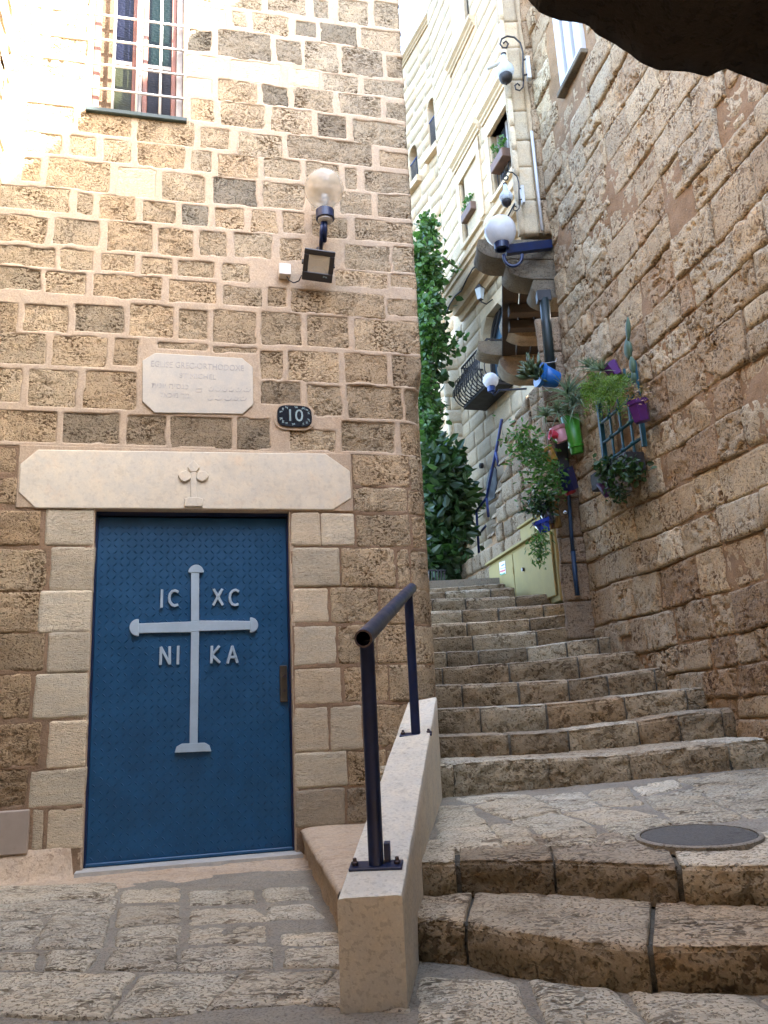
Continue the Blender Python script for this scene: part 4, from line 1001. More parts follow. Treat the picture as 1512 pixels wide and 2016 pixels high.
# ---- white sloping wall with the handrail
g0 = onz(700, 1985, 0.)[1]
fl_, fr_ = at(664, 1770, g0), at(792, 1763, g0-.01)
df = 5.42
bl_, br_ = at(803, 1383, df), at(866, 1371, df)
br2 = bl_ + unit(br_-bl_)*np.linalg.norm(fr_-fl_)*.98
def lerp(a, b, t): return a*(1-t) + b*t
V = []; nt, npf = 60, 0
sec = None
for t in np.linspace(0, 1, nt):
    a, b = lerp(fl_, bl_, t), lerp(fr_, br2, t); row = []
    bev = .008
    za = -.03
    sx = unit((b-a)*[1, 1, 0])
    for h in np.linspace(0, 1, 12): row.append(np.array([a[0], a[1], za*(1-h) + (a[2]-bev)*h]))
    for h in np.linspace(.02, .98, 12): row.append(lerp(a, b, h) + UP*(.0015 if .05 < h < .95 else -.001))
    for h in np.linspace(1, 0, 12): row.append(np.array([b[0], b[1], za*(1-h) + (b[2]-bev)*h]))
    V.append(row)
V = np.array(V); V = V + .003*np.stack([fbm(V, 5, 3, 91), fbm(V, 5, 3, 92), fbm(V, 5, 3, 93)], -1)
nr_ = V.shape[1]; Fc = [tuple(f) for f in gridfaces(nt, nr_)] + [tuple(range(nr_))[::-1], tuple((nt-1)*nr_+k for k in range(nr_))]
wb = mesh('sloping_wall', V.reshape(-1, 3), Fc, M['white'], None, False); shade_auto(wb, 30)
tag(wb, 'low white rendered wall sloping up beside the steps under the handrail', 'low wall')
tn_ = unit(np.cross(fr_-fl_, bl_-fl_)); tn_ = tn_ if tn_[2] > 0 else -tn_
sl_ = unit(bl_-fl_); sx_ = unit(np.cross(sl_, tn_))
rail = empty('handrail', onp(740, 1712, fl_, tn_), 'navy tubular handrail on two posts fixed to the white sloping wall', 'handrail')
b1 = onp(741, 1708, fl_, tn_); b2 = onp(819, 1448, fl_, tn_)
t1 = at(722, 1262, b1[1]); t2 = at(806, 1172, b2[1]); t1[:2] = b1[:2]; t2[:2] = b2[:2]
for b, t in ((b1, t1), (b2, t2)):
    o = MB().tube([b+UP*.004, t], .0245, 20).build('post', M['navy'], rail, True); shade_auto(o)
    p = MB().bbox(b+tn_*.006, sx_*.085, sl_*.032, tn_*.005, .002).build('base_plate', M['navy'], rail)
    for sg in (-1, 1):
        bo = MB(); bo.lathe(b+sx_*sg*.068+tn_*.010, [(.011, 0), (.011, .010), (.007, .013), (.006, .022), (0, .023)], tn_, 6)
        bo.build('bolt', M['steel'], p)
    if b is b1: MB().bbox(b+sx_*.035+sl_*.02+UP*.035, sx_*.010, sl_*.012, UP*.034, .002).build('lug', M['navy'], rail)
axr = unit(t2-t1); e0 = t1 - axr*.085 + UP*.02; e1 = t2 + axr*.24 + UP*.02
R1, R2 = .030, .024
Vr = MB(); P = [e0, e0+axr*.004] + [lerp(e0, e1, k/14) for k in range(1, 14)] + [e1]
Vr.tube(P, R1, 24, cap=False); n0 = len(Vr.V)
Vr.tube([e1, e0+axr*.12, e0], R2, 24, cap=False)
Vr.F += [(k, n0+48+(23-k) % 24 if False else n0+48+k, n0+48+(k+1) % 24, (k+1) % 24) for k in range(0)]
o = Vr.build('rail', M['navy'], rail, True); shade_auto(o)
a = unit(np.cross(axr, UP)); c = np.cross(a, axr); ring = [e0 + R*(cos(2*pi*k/24)*a + sin(2*pi*k/24)*c) for R in (R1, R2) for k in range(24)]
MB().add(ring, [(k, (k+1) % 24, 24+(k+1) % 24, 24+k) for k in range(24)]).build('rail_rim', M['steel'], rail)
MB().lathe(e1, [(R1*.99, -.002), (R1*.6, .004), (0, .006)], axr, 20).build('end_cap', M['navy'], rail, True)

# ================================================================== HOUSES BEYOND
BF = radians(-16)
dF = np.array([sin(BF), cos(BF), 0]); nF = np.array([-cos(BF), sin(BF), 0]); pF = at(1060, 700, 11.); pF = np.array([pF[0], pF[1], 0.])
def wallframe(p, d, n):
    P0 = np.array([p[0], p[1], 0.])
    uzf = lambda x, y: (lambda q: (float((q-P0) @ d), float(q[2])))(onp(x, y, P0, n))
    mp = lambda U, W, nn: P0 + np.asarray(U)[..., None]*d + np.asarray(nn)[..., None]*n + np.asarray(W)[..., None]*UP
    pt = lambda u, z, nn=0.: P0 + u*d + nn*n + z*UP
    return uzf, mp, pt
fu, mapFB, FP = wallframe(pF, dF, nF)
def masonry(parent, mp, u0, u1, w0, w1, hr, wr, holes, mat, cols, res=.09, gap=.003, face=0., rough=.004, seed=0, name='stone', pits=.004):
    z = w0; i = 0; r = random.Random(seed)
    while z < w1 - .05:
        h = r.uniform(*hr); h = w1-z if w1-z-h < .1 else h; u = u0 - r.uniform(0, wr[1])
        while u < u1:
            e = u + r.uniform(*wr); a, b = max(u, u0), min(e, u1); u = e
            if b - a < .06: continue
            segs = [(a, b)]
            for (x0, x1, y0, y1) in holes:
                if y1 > z+.05 and y0 < z+h-.05:
                    ns = []
                    for (p, q) in segs:
                        if q <= x0 or p >= x1: ns.append((p, q))
                        else:
                            if x0-p > .05: ns.append((p, x0))
                            if q-x1 > .05: ns.append((x1, q))
                    segs = ns
            for (p, q) in segs:
                if q-p < .05: continue
                c = jit(cmix(*cols, r.random()), .06)
                stone(name, parent, mp, box4(p+gap, q-gap, z+gap, z+h-gap), mat, c, face=face, rough=rough, edge=.012, rnd=.005, res=res, skirt=.05, wob=.004, pits=pits, pf=16, seed=seed+i); i += 1
        z += h
fb = empty('stone_house', FP(2, 2.2), 'tall pale stone house beyond the steps with corniced windows and a wrought iron balcony', 'building')
cU = fu(862, 330)[0]; zled = fu(880, 605)[1]; uN = -1.2; ztop = 15.5
wins = []
for q in (((968,255),(1003,203),(1014,343),(975,372)), ((911,350),(939,308),(948,438),(917,475)), ((889,-30),(921,-60),(921,55),(893,103))):
    us = [fu(*p)[0] for p in q]; zs = [fu(*p)[1] for p in q]
    wins.append((min(us[1], us[2])*.5+max(us[1], us[2])*.5, (us[0]+us[3])/2, (zs[2]+zs[3])/2, (zs[0]+zs[1])/2))
w2, w3, w1 = wins; w1 = (w1[0], w1[1], w1[2], w1[2]+1.75)
W2, W3 = (w2[0], w2[0]+.80, w2[2], w2[3]), (w3[0], w3[0]+.80, w3[2], w3[3])
W1 = (w1[0], w1[0]+.85, w1[2], w1[3])
LITE, LITE2 = (.69, .555, .40), (.59, .465, .325)
masonry(fb, mapFB, uN, cU, zled, ztop, (.28, .36), (.42, .8), [W1, W2, W3], M['pale'], (LITE, LITE2), seed=7000)
cb = MB()
def fbox(mb, u0, u1, z0, z1, n0, n1): mb.box(FP((u0+u1)/2, (z0+z1)/2, (n0+n1)/2), dF*(u1-u0)/2, UP*(z1-z0)/2, nF*(n1-n0)/2)
SB = -.30                                                   # the ground storey stands back
wst_ = sorted([W1, W2, W3], key=lambda w: w[0])
cuts = [uN] + [v for w in wst_ for v in (w[0], w[1])] + [cU]
for k in range(0, len(cuts)-1):
    if k % 2 == 0:
        if cuts[k+1] > cuts[k]: fbox(cb, cuts[k], cuts[k+1], zled, ztop, -.5, -.010)
    else:
        w = wst_[k//2]; fbox(cb, w[0], w[1], zled, w[2], -.5, -.010); fbox(cb, w[0], w[1], w[3], ztop, -.5, -.010)
fbox(cb, uN, cU-.02, zled+.05, ztop, -4, -.52)
fbox(cb, uN-1, cU-.25, 1.5, zled, -4, SB-.34)
cb.build('core', M['palejoint'], fb)
# the end wall of the upper storey
mapFE = lambda U, W, n: FP(0, 0) + (cU + np.asarray(n))[..., None]*dF - np.asarray(U)[..., None]*nF + np.asarray(W)[..., None]*UP
masonry(fb, mapFE, .0, 1.4, zled, ztop, (.30, .36), (.45, .7), [], M['pale'], (LITE, LITE2), res=.1, seed=7600)
# mouldings
def mould(name, u0, u1, z0, n0, prof, mat=M['pale'], col=LITE, mp=FP):
    """prof: (projection, height) points, swept along the wall."""
    V = []
    for u in (u0, u1):
        V += [mp(u, z0+h, n0+p) for p, h in prof]
    n = len(prof); Fc = [(k, n+k, n+(k+1) % n, (k+1) % n) for k in range(n)] + [tuple(range(n)), tuple(range(n, 2*n))[::-1]]
    return mesh(name, V, Fc, mat, fb, False, jit(col, .05))
CORN = [(-.03, 0), (.03, 0), (.03, .05), (.06, .07), (.06, .11), (.11, .15), (.11, .21), (-.03, .23)]
for W in (W2, W3):
    mould('cornice', W[0]-.22, W[1]+.22, W[3]+.34, 0, CORN)
    for s in (W[0]-.16, W[1]+.02): mould('architrave', s, s+.14, W[2], 0, [(-.03, 0), (.025, 0), (.025, W[3]-W[2]+.28), (-.03, W[3]-W[2]+.28)])
    mould('lintel', W[0]-.16, W[1]+.16, W[3]+.005, 0, [(-.03, 0), (.03, 0), (.03, .27), (-.03, .27)])
mould('cornice', W1[0]-.2, W1[1]+.2, W1[2]-.30, 0, CORN)
mould('cornice', W1[0]-.2-2.2, W1[0]-.6, W1[3]-.3, 0, CORN)
mould('string_course', uN, cU-.02, W2[2]-.62, 0, [(-.03, 0), (.05, 0), (.05, .06), (.09, .08), (.09, .15), (.13, .17), (.13, .24), (-.03, .27)], col=(.60, .46, .32))
mould('string_course', uN, cU+.04, zled-.02, 0, [(SB, -.26), (SB+.06, -.26), (SB+.10, -.16), (SB+.18, -.16), (SB+.22, -.05), (.03, -.03), (.05, .03), (.05, .12), (-.04, .14)], col=(.58, .44, .31))
for i, W in enumerate((W1, W2, W3)):
    wd = empty('window', FP((W[0]+W[1])/2, W[2], -.2), parent=fb); a, b, c, d = W
    rv = MB()
    fbox(rv, a-.03, a, c, d, -.42, -.035); fbox(rv, b, b+.03, c, d, -.42, -.035); fbox(rv, a, b, d, d+.03, -.42, -.035)
    rv.build('window_reveal', M['palejoint'], wd)
    f = MB(); fbox(f, a-.05, b+.05, c-.07, c, -.42, .05); f.build('window_sill', M['pale'], wd, color=LITE)
    for u0, u1 in ((a+.01, a+.06), (b-.06, b-.01), ((a+b)/2-.03, (a+b)/2+.03)):
        f = MB(); fbox(f, u0, u1, c+.01, d-.01, -.17, -.12); f.build('window_frame', M['greywood'], wd)
    f = MB(); fbox(f, a+.06, b-.06, c+.01, d-.01, -.155, -.15); f.build('pane', M['glass_dark'], wd)
    if i == 0:
        for k in range(9): u = a+.05+(b-a-.1)*k/8; MB().tube([FP(u, c+.02, -.05), FP(u, c+1.5, -.05)], .009, 6).build('grille_bar', M['darkiron'], wd, True)
        for z in (c+.1, c+1.2): MB().tube([FP(a, z, -.05), FP(b, z, -.05)], .011, 6).build('grille_bar', M['darkiron'], wd, True)
    else:
        for k in range(6): u = a+.05+(b-a-.1)*k/5; MB().tube([FP(u, c+.02, -.06), FP(u, c+.5, -.06)], .009, 6).build('grille_bar', M['darkiron'], wd, True)
        MB().tube([FP(a, c+.5, -.06), FP(b, c+.5, -.06)], .012, 6).build('grille_bar', M['darkiron'], wd, True)
# ground storey
pL2 = FP(0, 0, SB); gu, mapG2, GP = wallframe(pL2, dF, nF)
uq = gu(905, 800)[0]
archw = [gu(945, 660), gu(990, 585)]
AW = (gu(998, 640)[0], gu(946, 640)[0], gu(955, 735)[1]-.3, gu(975, 665)[1])
masonry(fb, mapG2, uN, uq, 1.8, zled-.26, (.26, .34), (.40, .75), [(AW[0], AW[1], AW[2], AW[3]+.55)], M['pale'], ((.56, .465, .35), (.46, .38, .285)), seed=7300)
cg = MB()
def gbox(u0, u1, z0, z1): cg.box(GP((u0+u1)/2, (z0+z1)/2, -.175), dF*(u1-u0)/2, UP*(z1-z0)/2, nF*.165)
gbox(uN-1, AW[0], 1.5, zled-.01); gbox(AW[1], uq, 1.5, zled-.01); gbox(AW[0], AW[1], 1.5, AW[2]); gbox(AW[0], AW[1], AW[3]+.56, zled-.01)
cg.build('core', M['palejoint'], fb)
wd = empty('arched_window', GP((AW[0]+AW[1])/2, AW[2], -.1), parent=fb)
am = (AW[0]+AW[1])/2; ar_ = (AW[1]-AW[0])/2; zs = AW[3]
arcpt = lambda r, k, n, nn: GP(am + r*cos(pi*k/n), zs + r*1.15*sin(pi*k/n), nn)
fill = MB()
for k in range(12):
    if k == 6: fill.build('arch_spandrel', M['pale'], wd, color=(.48, .40, .30)); fill = MB()
    p, q = arcpt(ar_, k, 12, .0), arcpt(ar_, k+1, 12, .0); zt = zs+.55
    def top_(P): P = P.copy(); P[2] = zt; return P
    if p[2] < zt and q[2] < zt: fill.prism([p, top_(p), top_(q), q], -nF*.25)
fill.build('arch_spandrel', M['pale'], wd, color=(.48, .40, .30))
MB().prism([GP(AW[0]+.02, AW[2], -.2)] + [arcpt(ar_-.02, k, 16, -.2) for k in range(16, -1, -1)][::-1] + [GP(AW[0]+.02, zs, -.2)] if False else [GP(AW[1]-.02, AW[2], -.2)] + [arcpt(ar_-.02, k, 16, -.2) for k in range(17)] + [GP(AW[0]+.02, AW[2], -.2)], -nF*.01).build('pane', M['bluesky'], wd)
f = MB(); f.tube([arcpt(ar_-.03, k, 16, -.16) for k in range(17)], .03, 6); f.build('arch_frame', M['darkiron'], wd)
for u in (AW[0]+.04, AW[1]-.04, am): f = MB(); f.box(GP(u, (AW[2]+zs)/2, -.16), dF*.03, UP*(zs-AW[2])/2, nF*.025); f.build('window_frame', M['darkiron'], wd)
f = MB(); f.box(GP(am, zs, -.155), dF*ar_*.97, UP*.035, nF*.025); f.build('window_frame', M['darkiron'], wd)
f = MB(); f.tube([GP(AW[1]-.05, zs+.03, -.15), GP(am-.05, zs+ar_*1.1, -.15)], .03, 6); f.build('window_frame', M['darkiron'], wd)
# quoin pier at its far end
qd = FP(uq+.05, 0)[1]
xa = lambda y: at(866 + (y-700)*.115, y, qd)[0]; xb = lambda y: at(896 + (y-700)*.055, y, qd)[0]
z = 1.8; k = 0; ztopq = at(880, 690, qd)[2]; zq = np.linspace(680, 1000, 40); zz = np.array([at(880, y, qd)[2] for y in zq])
while z < ztopq:
    h = .27; y0, y1 = np.interp(z, zz[::-1], zq[::-1]), np.interp(z+h, zz[::-1], zq[::-1])
    c = [(xa(y0), z+.006), (xb(y0)+.25, z+.006), (xb(y1)+.25, z+h-.006), (xa(y1), z+h-.006)]
    if k % 2: m = (xa(y0)+xb(y0))/2; cs_ = [[c[0], (m-.01, c[0][1]), (m-.01, c[3][1]), c[3]], [(m+.01, c[0][1]), c[1], c[2], (m+.01, c[3][1])]]
    else: cs_ = [c]
    for c in cs_: stone('quoin', fb, lambda U, W, n: np.stack([np.asarray(U), qd-np.asarray(n), np.asarray(W)], -1), c, M['pale'], jit((.70, .63, .52), .05), face=.01, rough=.006, res=.05, rnd=.015, edge=.03, pits=.002, seed=7700+k)
    z += h; k += 1
MB().box(((xa(850)+xb(850))/2+.17, qd+.35, (1.8+ztopq)/2), (.17, 0, 0), (0, .33, 0), UP*(ztopq-1.8)/2).build('pier', M['palejoint'], fb)
# balcony of wrought iron, belly shaped
bal = empty('iron_balcony', GP(gu(950, 800)[0], gu(950, 800)[1], .3), 'black wrought iron balcony with bellied bars under the arched window', 'balcony')
zb = gu(960, 800)[1]-.02; ba, bb = AW[0]-.05, AW[1]+.06; BHt = .74; BO = .42
fl2 = MB().bbox(GP((ba+bb)/2, zb, BO/2), dF*(bb-ba)/2, nF*BO/2, UP*.035, .005).build('floor_plate', M['darkiron'], bal)
bel = lambda t: BO + .20*sin(pi*min(1, t*1.25)**.8)*(1-t*.3)
for k in range(13):
    u = ba + (bb-ba)*k/12; MB().tube([GP(u, zb+BHt*t, bel(t)-.02) for t in np.linspace(0, 1, 12)], .010, 6).build('baluster', M['darkiron'], bal, True)
    if k < 12:
        c = u + (bb-ba)/24
        for zc in (.3, .55): MB().tube([GP(c+.05*cos(t), zb+BHt*zc+.07*sin(t), bel(zc)) for t in np.linspace(0, 2*pi, 10)], .007, 5).build('scroll', M['darkiron'], bal, True)
for k in range(5):
    for u in (ba, bb):
        n0 = .04 + (BO-.04)*k/5; MB().tube([GP(u, zb+BHt*t, n0 + (bel(t)-BO)*k/5) for t in np.linspace(0, 1, 9)], .010, 6).build('baluster', M['darkiron'], bal, True)
for z_, o_ in ((BHt, bel(1)-.02), (.03, BO-.02)): MB().tube([GP(ba, zb+z_, .0), GP(ba, zb+z_, o_), GP(bb, zb+z_, o_), GP(bb, zb+z_, .0)], .018, 6).build('top_rail' if z_ > .5 else 'bottom_rail', M['darkiron'], bal)
# small lantern on the wall
lp = onp(945, 577, GP(0, 0, .22), nF); lan = empty('wall_lantern', lp, 'tiny four sided lantern on the house wall beside the arched window', 'lantern')
MB().lathe(lp, [(.05, -.12), (.085, .08)], UP, 4).build('lantern_glass', M['frost'], lan); MB().lathe(lp, [(.10, .08), (.03, .15), (0, .19)], UP, 4).lathe(lp, [(.0, -.16), (.055, -.12)], UP, 4).build('lantern_cap', M['darkiron'], lan)
MB().tube([lp-UP*.16, lp-UP*.2-nF*.1, lp-UP*.1-nF*.22], .012, 6).build('lantern_arm', M['darkiron'], lan, True)
# cable along the ledge
cbp = [FP(u, zled-.02+.05*sin(u*7)-.04*u, .07) for u in np.linspace(-1, cU, 16)]
o = MB().tube(cbp, .014, 6).build('cable', M['darkiron'], None, True); tag(o, 'thin dark cable sagging along the ledge of the pale house', 'cable')
# window boxes
for W, nm in ((W2, 'near'), (W3, 'far')):
    c = FP((W[0]+W[1])/2+.05, W[2]+.42, .0); word = 'nearer, right hand' if nm == 'near' else 'farther, left hand'
    o = MB().bbox(c, dF*.24, nF*.09, UP*.08, .01).build('window_box', M['planter'], None); tag(o, f'red brown planter box in the {word} window of the pale house', 'planter', 'planters in the house windows')
    V = []; Fc = []
    for q in range(60):
        p = c + dF*random.uniform(-.18, .22) + nF*random.uniform(-.06, .08) + UP*(.1+random.random()*.3*(1 if nm == 'near' else .6)); a = unit(RNG.normal(size=3))*.05; b = unit(RNG.normal(size=3))*.03
        n0 = len(V); V += [p-a, p-b, p+a, p+b]; Fc.append((n0, n0+1, n0+2, n0+3))
    o = mesh('potted_plant', V, Fc, M['leafb'], None, False); tag(o, f'small green plant growing in the planter of the {word} window', 'plant')

# ---- the further house
BG = radians(-24); dG = np.array([sin(BG), cos(BG), 0]); nG = np.array([-cos(BG), sin(BG), 0]); pG = at(845, 400, 17.5)
hu, mapH, HP = wallframe(pG, dG, nG)
fh = empty('distant_house', HP(1, 2.4), 'far pale house with arched windows seen just past the church corner', 'building')
za, zb_ = hu(845, 45)[1], hu(799, 152)[1]
uL = hu(792, 300)[0]; uR = -1.5
hw = []
for q in ((843, 858, 190, 300), (806, 822, 285, 365)):
    a = hu(q[1], (q[2]+q[3])/2)[0]; b = hu(q[0], (q[2]+q[3])/2)[0]; hw.append((a, b, hu((q[0]+q[1])/2, q[3])[1], hu((q[0]+q[1])/2, q[2])[1]))
ztf = max(za, zb_)
masonry(fh, mapH, uR, 4.0, 6.0, ztf, (.3, .38), (.5, .9), hw, M['pale'], ((.66, .52, .37), (.57, .44, .30)), res=.15, seed=8000)
cc = MB()
def hbox(mb, u0, u1, z0, z1, n0, n1): mb.box(HP((u0+u1)/2, (z0+z1)/2, (n0+n1)/2), dG*(u1-u0)/2, UP*(z1-z0)/2, nG*(n1-n0)/2)
hbox(cc, uR, 4.5, 1.5, ztf+.1, -3, -.35)
wsx = sorted(hw); cuts = [uR] + [v for w in wsx for v in w[:2]] + [4.5]
for k in range(len(cuts)-1):
    if k % 2 == 0 and cuts[k+1] > cuts[k]: hbox(cc, cuts[k], cuts[k+1], 1.5, ztf, -.36, -.008)
    elif k % 2: w = wsx[k//2]; hbox(cc, w[0], w[1], 1.5, w[2], -.36, -.02); hbox(cc, w[0], w[1], w[3], ztf, -.36, -.008)
cc.build('core', M['palejoint'], fh)
V = [HP(u, ztf+h, p) for u in (uR, 4.2) for p, h in CORN]; n = len(CORN)
mesh('eaves', V, [(k, n+k, n+(k+1) % n, (k+1) % n) for k in range(n)] + [tuple(range(n)), tuple(range(n, 2*n))[::-1]], M['pale'], fh, False, LITE2)
for w in hw:
    wd = empty('arched_window', HP((w[0]+w[1])/2, w[2], -.1), parent=fh); r = (w[1]-w[0])/2; m_ = (w[0]+w[1])/2
    f = MB(); hbox(f, w[0], w[1], w[2], w[3], -.25, -.2); f.build('pane', M['glass_dark'], wd)
    f = MB()
    for k in range(8):
        if k == 4: f.build('arch_spandrel', M['pale'], wd, color=LITE2); f = MB()
        a0_, a1_ = pi*k/8, pi*(k+1)/8; p, q = HP(m_+r*cos(a0_), w[3]-r+r*sin(a0_)), HP(m_+r*cos(a1_), w[3]-r+r*sin(a1_)); t1_, t2_ = p.copy(), q.copy(); t1_[2] = t2_[2] = w[3]+.01
        if p[2] < w[3]-.01 or q[2] < w[3]-.01: f.prism([p, t1_, t2_, q], -nG*.2)
    f.build('arch_spandrel', M['pale'], wd, color=LITE2)
    for k in range(6): u = w[0]+.05+(w[1]-w[0]-.1)*k/5; MB().tube([HP(u, w[2]+.02, -.03), HP(u, w[2]+(w[3]-w[2])*.62, -.03)], .010, 5).build('grille_bar', M['darkiron'], wd, True)
    for z in (w[2]+.1, w[2]+(w[3]-w[2])*.62): MB().tube([HP(w[0], z, -.03), HP(w[1], z, -.03)], .018, 5).build('grille_bar', M['navyblue'], wd, True)
    f = MB(); hbox(f, w[0]-.15, w[1]+.15, w[2]-.16, w[2], -.05, .12); f.build('window_sill', M['pale'], wd, color=LITE)

# ---- outside stair against the house, its stepped side wall, railing
BE = radians(-15); dE = np.array([sin(BE), cos(BE), 0]); nE = np.array([-cos(BE), sin(BE), 0]); pE = at(1085, 1150, 9.0)
eu, mapE, EP = wallframe(pE, dE, nE)
prof = [(868,1146),(900,1118),(930,1092),(950,1078),(966,1066),(961,1050),(976,1040),(969,1012),(984,1002),(977,962),(992,944),(984,905),(998,893),(992,862),(1006,852),(1003,828),(1024,800),(1040,770),(1062,735)]
pe = [eu(*p) for p in prof]
est = empty('outside_stair', EP(.5, 2.2), 'rough stone side wall of an outside stair with a sawtooth stepped edge', 'stair')
zE0 = 1.4; uE1 = -.9
def ztop_at(u):
    us = np.array([p[0] for p in pe])[::-1]; zs_ = np.array([p[1] for p in pe])[::-1]
    o = np.argsort(us, kind='stable'); return float(np.interp(u, us[o], zs_[o]))
usE = sorted(p[0] for p in pe)
r3 = random.Random(3); z = zE0; i = 0
while z < max(p[1] for p in pe):
    h = r3.uniform(.17, .26); u = uE1 - r3.uniform(0, .3)
    while u < usE[-1]:
        e = u + r3.uniform(.22, .45); um_ = (u+e)/2; zt = ztop_at(um_)
        if zt > z + .06:
            t_ = min(z+h, max(zt, z+.08))
            zt0, zt1 = min(z+h, max(ztop_at(u+.02), z+.05)), min(z+h, max(ztop_at(e-.02), z+.05))
            stone('stone', est, mapE, [(u+.01, z+.008), (e-.01, z+.008), (e-.01, zt1-.006), (u+.01, zt0-.006)], M['rstone'], jit(cmix((.27, .215, .155), (.34, .27, .19), r3.random()), .1), face=r3.uniform(-.01, .01), rough=.018, edge=.035, rnd=.018, res=.03, wob=.02, pits=.010, freq=6, seed=8200+i)
            i += 1
        u = e
    z += h
ps = [EP(p[0], p[1]-.02, -.03) for p in pe] + [EP(uE1, pe[-1][1], -.03), EP(uE1, zE0, -.03), EP(pe[0][0], zE0, -.03)]
MB().prism(ps, -nE*.5).build('core', M['rmortar'], est)
# worn treads seen as the sawtooth
for k in range(4, len(pe)-3, 2):
    a_, b_ = pe[k], pe[k+1]
    stone('tread', est, lambda U, W, n, zz=max(a_[1], b_[1])+.01: EP(0, 0) + np.asarray(U)[..., None]*dE + (.03-np.asarray(W))[..., None]*nE + (zz + np.asarray(n))[..., None]*UP,
          box4(min(a_[0], b_[0])-.10, max(a_[0], b_[0])+.04, .03, .45), M['rstone'], jit((.30, .245, .18), .08), face=0, rough=.014, rnd=.03, edge=.06, res=.04, skirt=.07, wob=.015, pits=.004, seed=8600+k)
nb = .10
orail = empty('stair_railing', EP(eu(945, 1085)[0], eu(945, 1085)[1], nb), 'thin dark blue railing climbing the outside stair', 'railing')
rp = lambda x, y, d: at(x, y, d)
ra, rb, rc, rd_ = rp(938, 1006, 12.2), rp(958, 980, 11.9), rp(977, 886, 11.4), rp(988, 826, 11.0)
MB().tube([ra, rb, rc, rd_], .022, 8).build('rail', M['navyblue'], orail, True)
for (x0, y0, x1, y1, d) in ((938, 1006, 943, 1090, 12.2), (958, 980, 962, 1018, 11.9), (976, 890, 982, 918, 11.4)):
    MB().tube([rp(x0, y0, d), rp(x1, y1, d)], .02, 8).build('post', M['navyblue'], orail, True)
MB().tube([rp(943, 1052, 12.2), rp(956, 1036, 11.9)], .018, 8).build('lower_rail', M['navy'], orail, True)
# flat dark plate painting the shade of a small arched opening, behind the railing
cpx = [(958, 990), (957, 950), (963, 925), (971, 915), (977, 925), (978, 950), (974, 980)]
o = MB().prism([onp(x, y, GP(0, 0, .012), nF) for x, y in cpx], -nF*.02).build('niche_shade_plate', M['darkiron'], fb)
MB().lathe(onp(950, 917, GP(0, 0, .02), nF), [(.05, 0), (.05, .05), (0, .07)], nF, 12).build('wall_vent', M['darkiron'], fb)

# ---- cream cabinets
BC = radians(-10.6); dC = np.array([sin(BC), cos(BC), 0]); nC = np.array([-cos(BC), sin(BC), 0]); pC = at(1094, 1150, 8.4)
qu, mapC, CP = wallframe(pC, dC, nC)
cabz = 1.86
def cq(*pts): return [qu(*p) for p in pts]
cab = empty('utility_cabinet', CP(.5, cabz), 'cream metal utility cabinet with two doors standing at the top of the steps', 'cabinet')
A = cq((963, 1114), (1014, 1075), (1090, 1018), (1093, 1140), (1093, 1175), (972, 1175))
uL_, uM, uRt = qu(964, 1140)[0], qu(1014, 1120)[0], qu(1093, 1090)[0]
zt_l = qu(964, 1113)[1]; zt_m = qu(1014, 1078)[1]; zlo = cabz
zt = (zt_m + zt_l)/2
cbm = MB().bbox(CP((uL_+uRt)/2, (zt+zlo)/2, -.14), dC*(uL_-uRt)/2, nC*.13, UP*(zt-zlo)/2, .006).build('cabinet_body', M['cream'], cab)
lid = MB().bbox(CP((uL_+uRt)/2, zt+.012, -.13), dC*((uL_-uRt)/2+.03), nC*.17, UP*.014, .004).build('top', M['cream'], cab)
def cdoor(u0, u1, z0, z1, par, n=.0):
    d = MB().bbox(CP((u0+u1)/2, (z0+z1)/2, n+.008), dC*(u1-u0)/2, nC*.010, UP*(z1-z0)/2, .004).build('cabinet_door', M['cream'], par)
    return d
dr1 = cdoor(uM+.012, uL_-.05, zlo+.06, zt-.05, cab); dr2 = cdoor(uRt+.05, uM-.012, zlo+.06, zt-.05, cab)
for u in (uL_-.045, uM): 
    for z in (zlo+.2, zt-.25): MB().tube([CP(u, z-.04, .022), CP(u, z+.04, .022)], .011, 8).build('hinge', M['cream'], cab)
MB().tube([CP(uM-.35, zt-.3, .018), CP(uM-.35, zt-.3, .045)], .022, 10).build('lock', M['steel'], dr2)
p9 = lambda x, y, n=.021: onp(x, y, CP(0, 0, n), nC)
o = MB().prism([p9(983,1108), p9(994,1104), p9(996,1129), p9(985,1133)], nC*.002).build('sticker', paint('white_sticker', (.7, .7, .72), .5, .05), dr1)
def band(y0, y1, mat, x0=984.5, x1=994.5): 
    s_ = MB().prism([p9(x0, y0+1.5, .0235), p9(x1, y0-1.5, .0235), p9(x1, y1-1.5, .0235), p9(x0, y1+1.5, .0235)], nC*.001).build('sticker_band', mat, dr1)
band(1111, 1114, paint('sticker_blue', (.05, .12, .4), .5), 987, 993); band(1118, 1119.5, paint('sticker_ink', (.2, .15, .3), .5)); band(1122, 1126, paint('sticker_red', (.6, .03, .05), .5)); band(1128, 1131.5, paint('sticker_green', (.02, .25, .1), .5))
cab2 = empty('meter_cabinet', CP(.2, zt+.05), 'smaller cream metal cabinet with two flaps above the utility cabinet', 'cabinet')
up = lambda x, y: onp(x, y, CP(0, 0, -.12), nC)
ul, ur, uz0, uz1 = qu(1006, 1060)[0], uRt+.05, qu(1010, 1075)[1]+.03, qu(1010, 1037)[1]
ulm = qu(1038, 1040)[0]
MB().bbox(CP((ul+ur)/2, (uz0+uz1)/2, -.25), dC*(ul-ur)/2, nC*.12, UP*(uz1-uz0)/2, .006).build('cabinet_body', M['cream'], cab2)
MB().bbox(CP((ul+ur)/2, uz1+.010, -.24), dC*((ul-ur)/2+.02), nC*.15, UP*.012, .004).build('top', M['cream'], cab2)
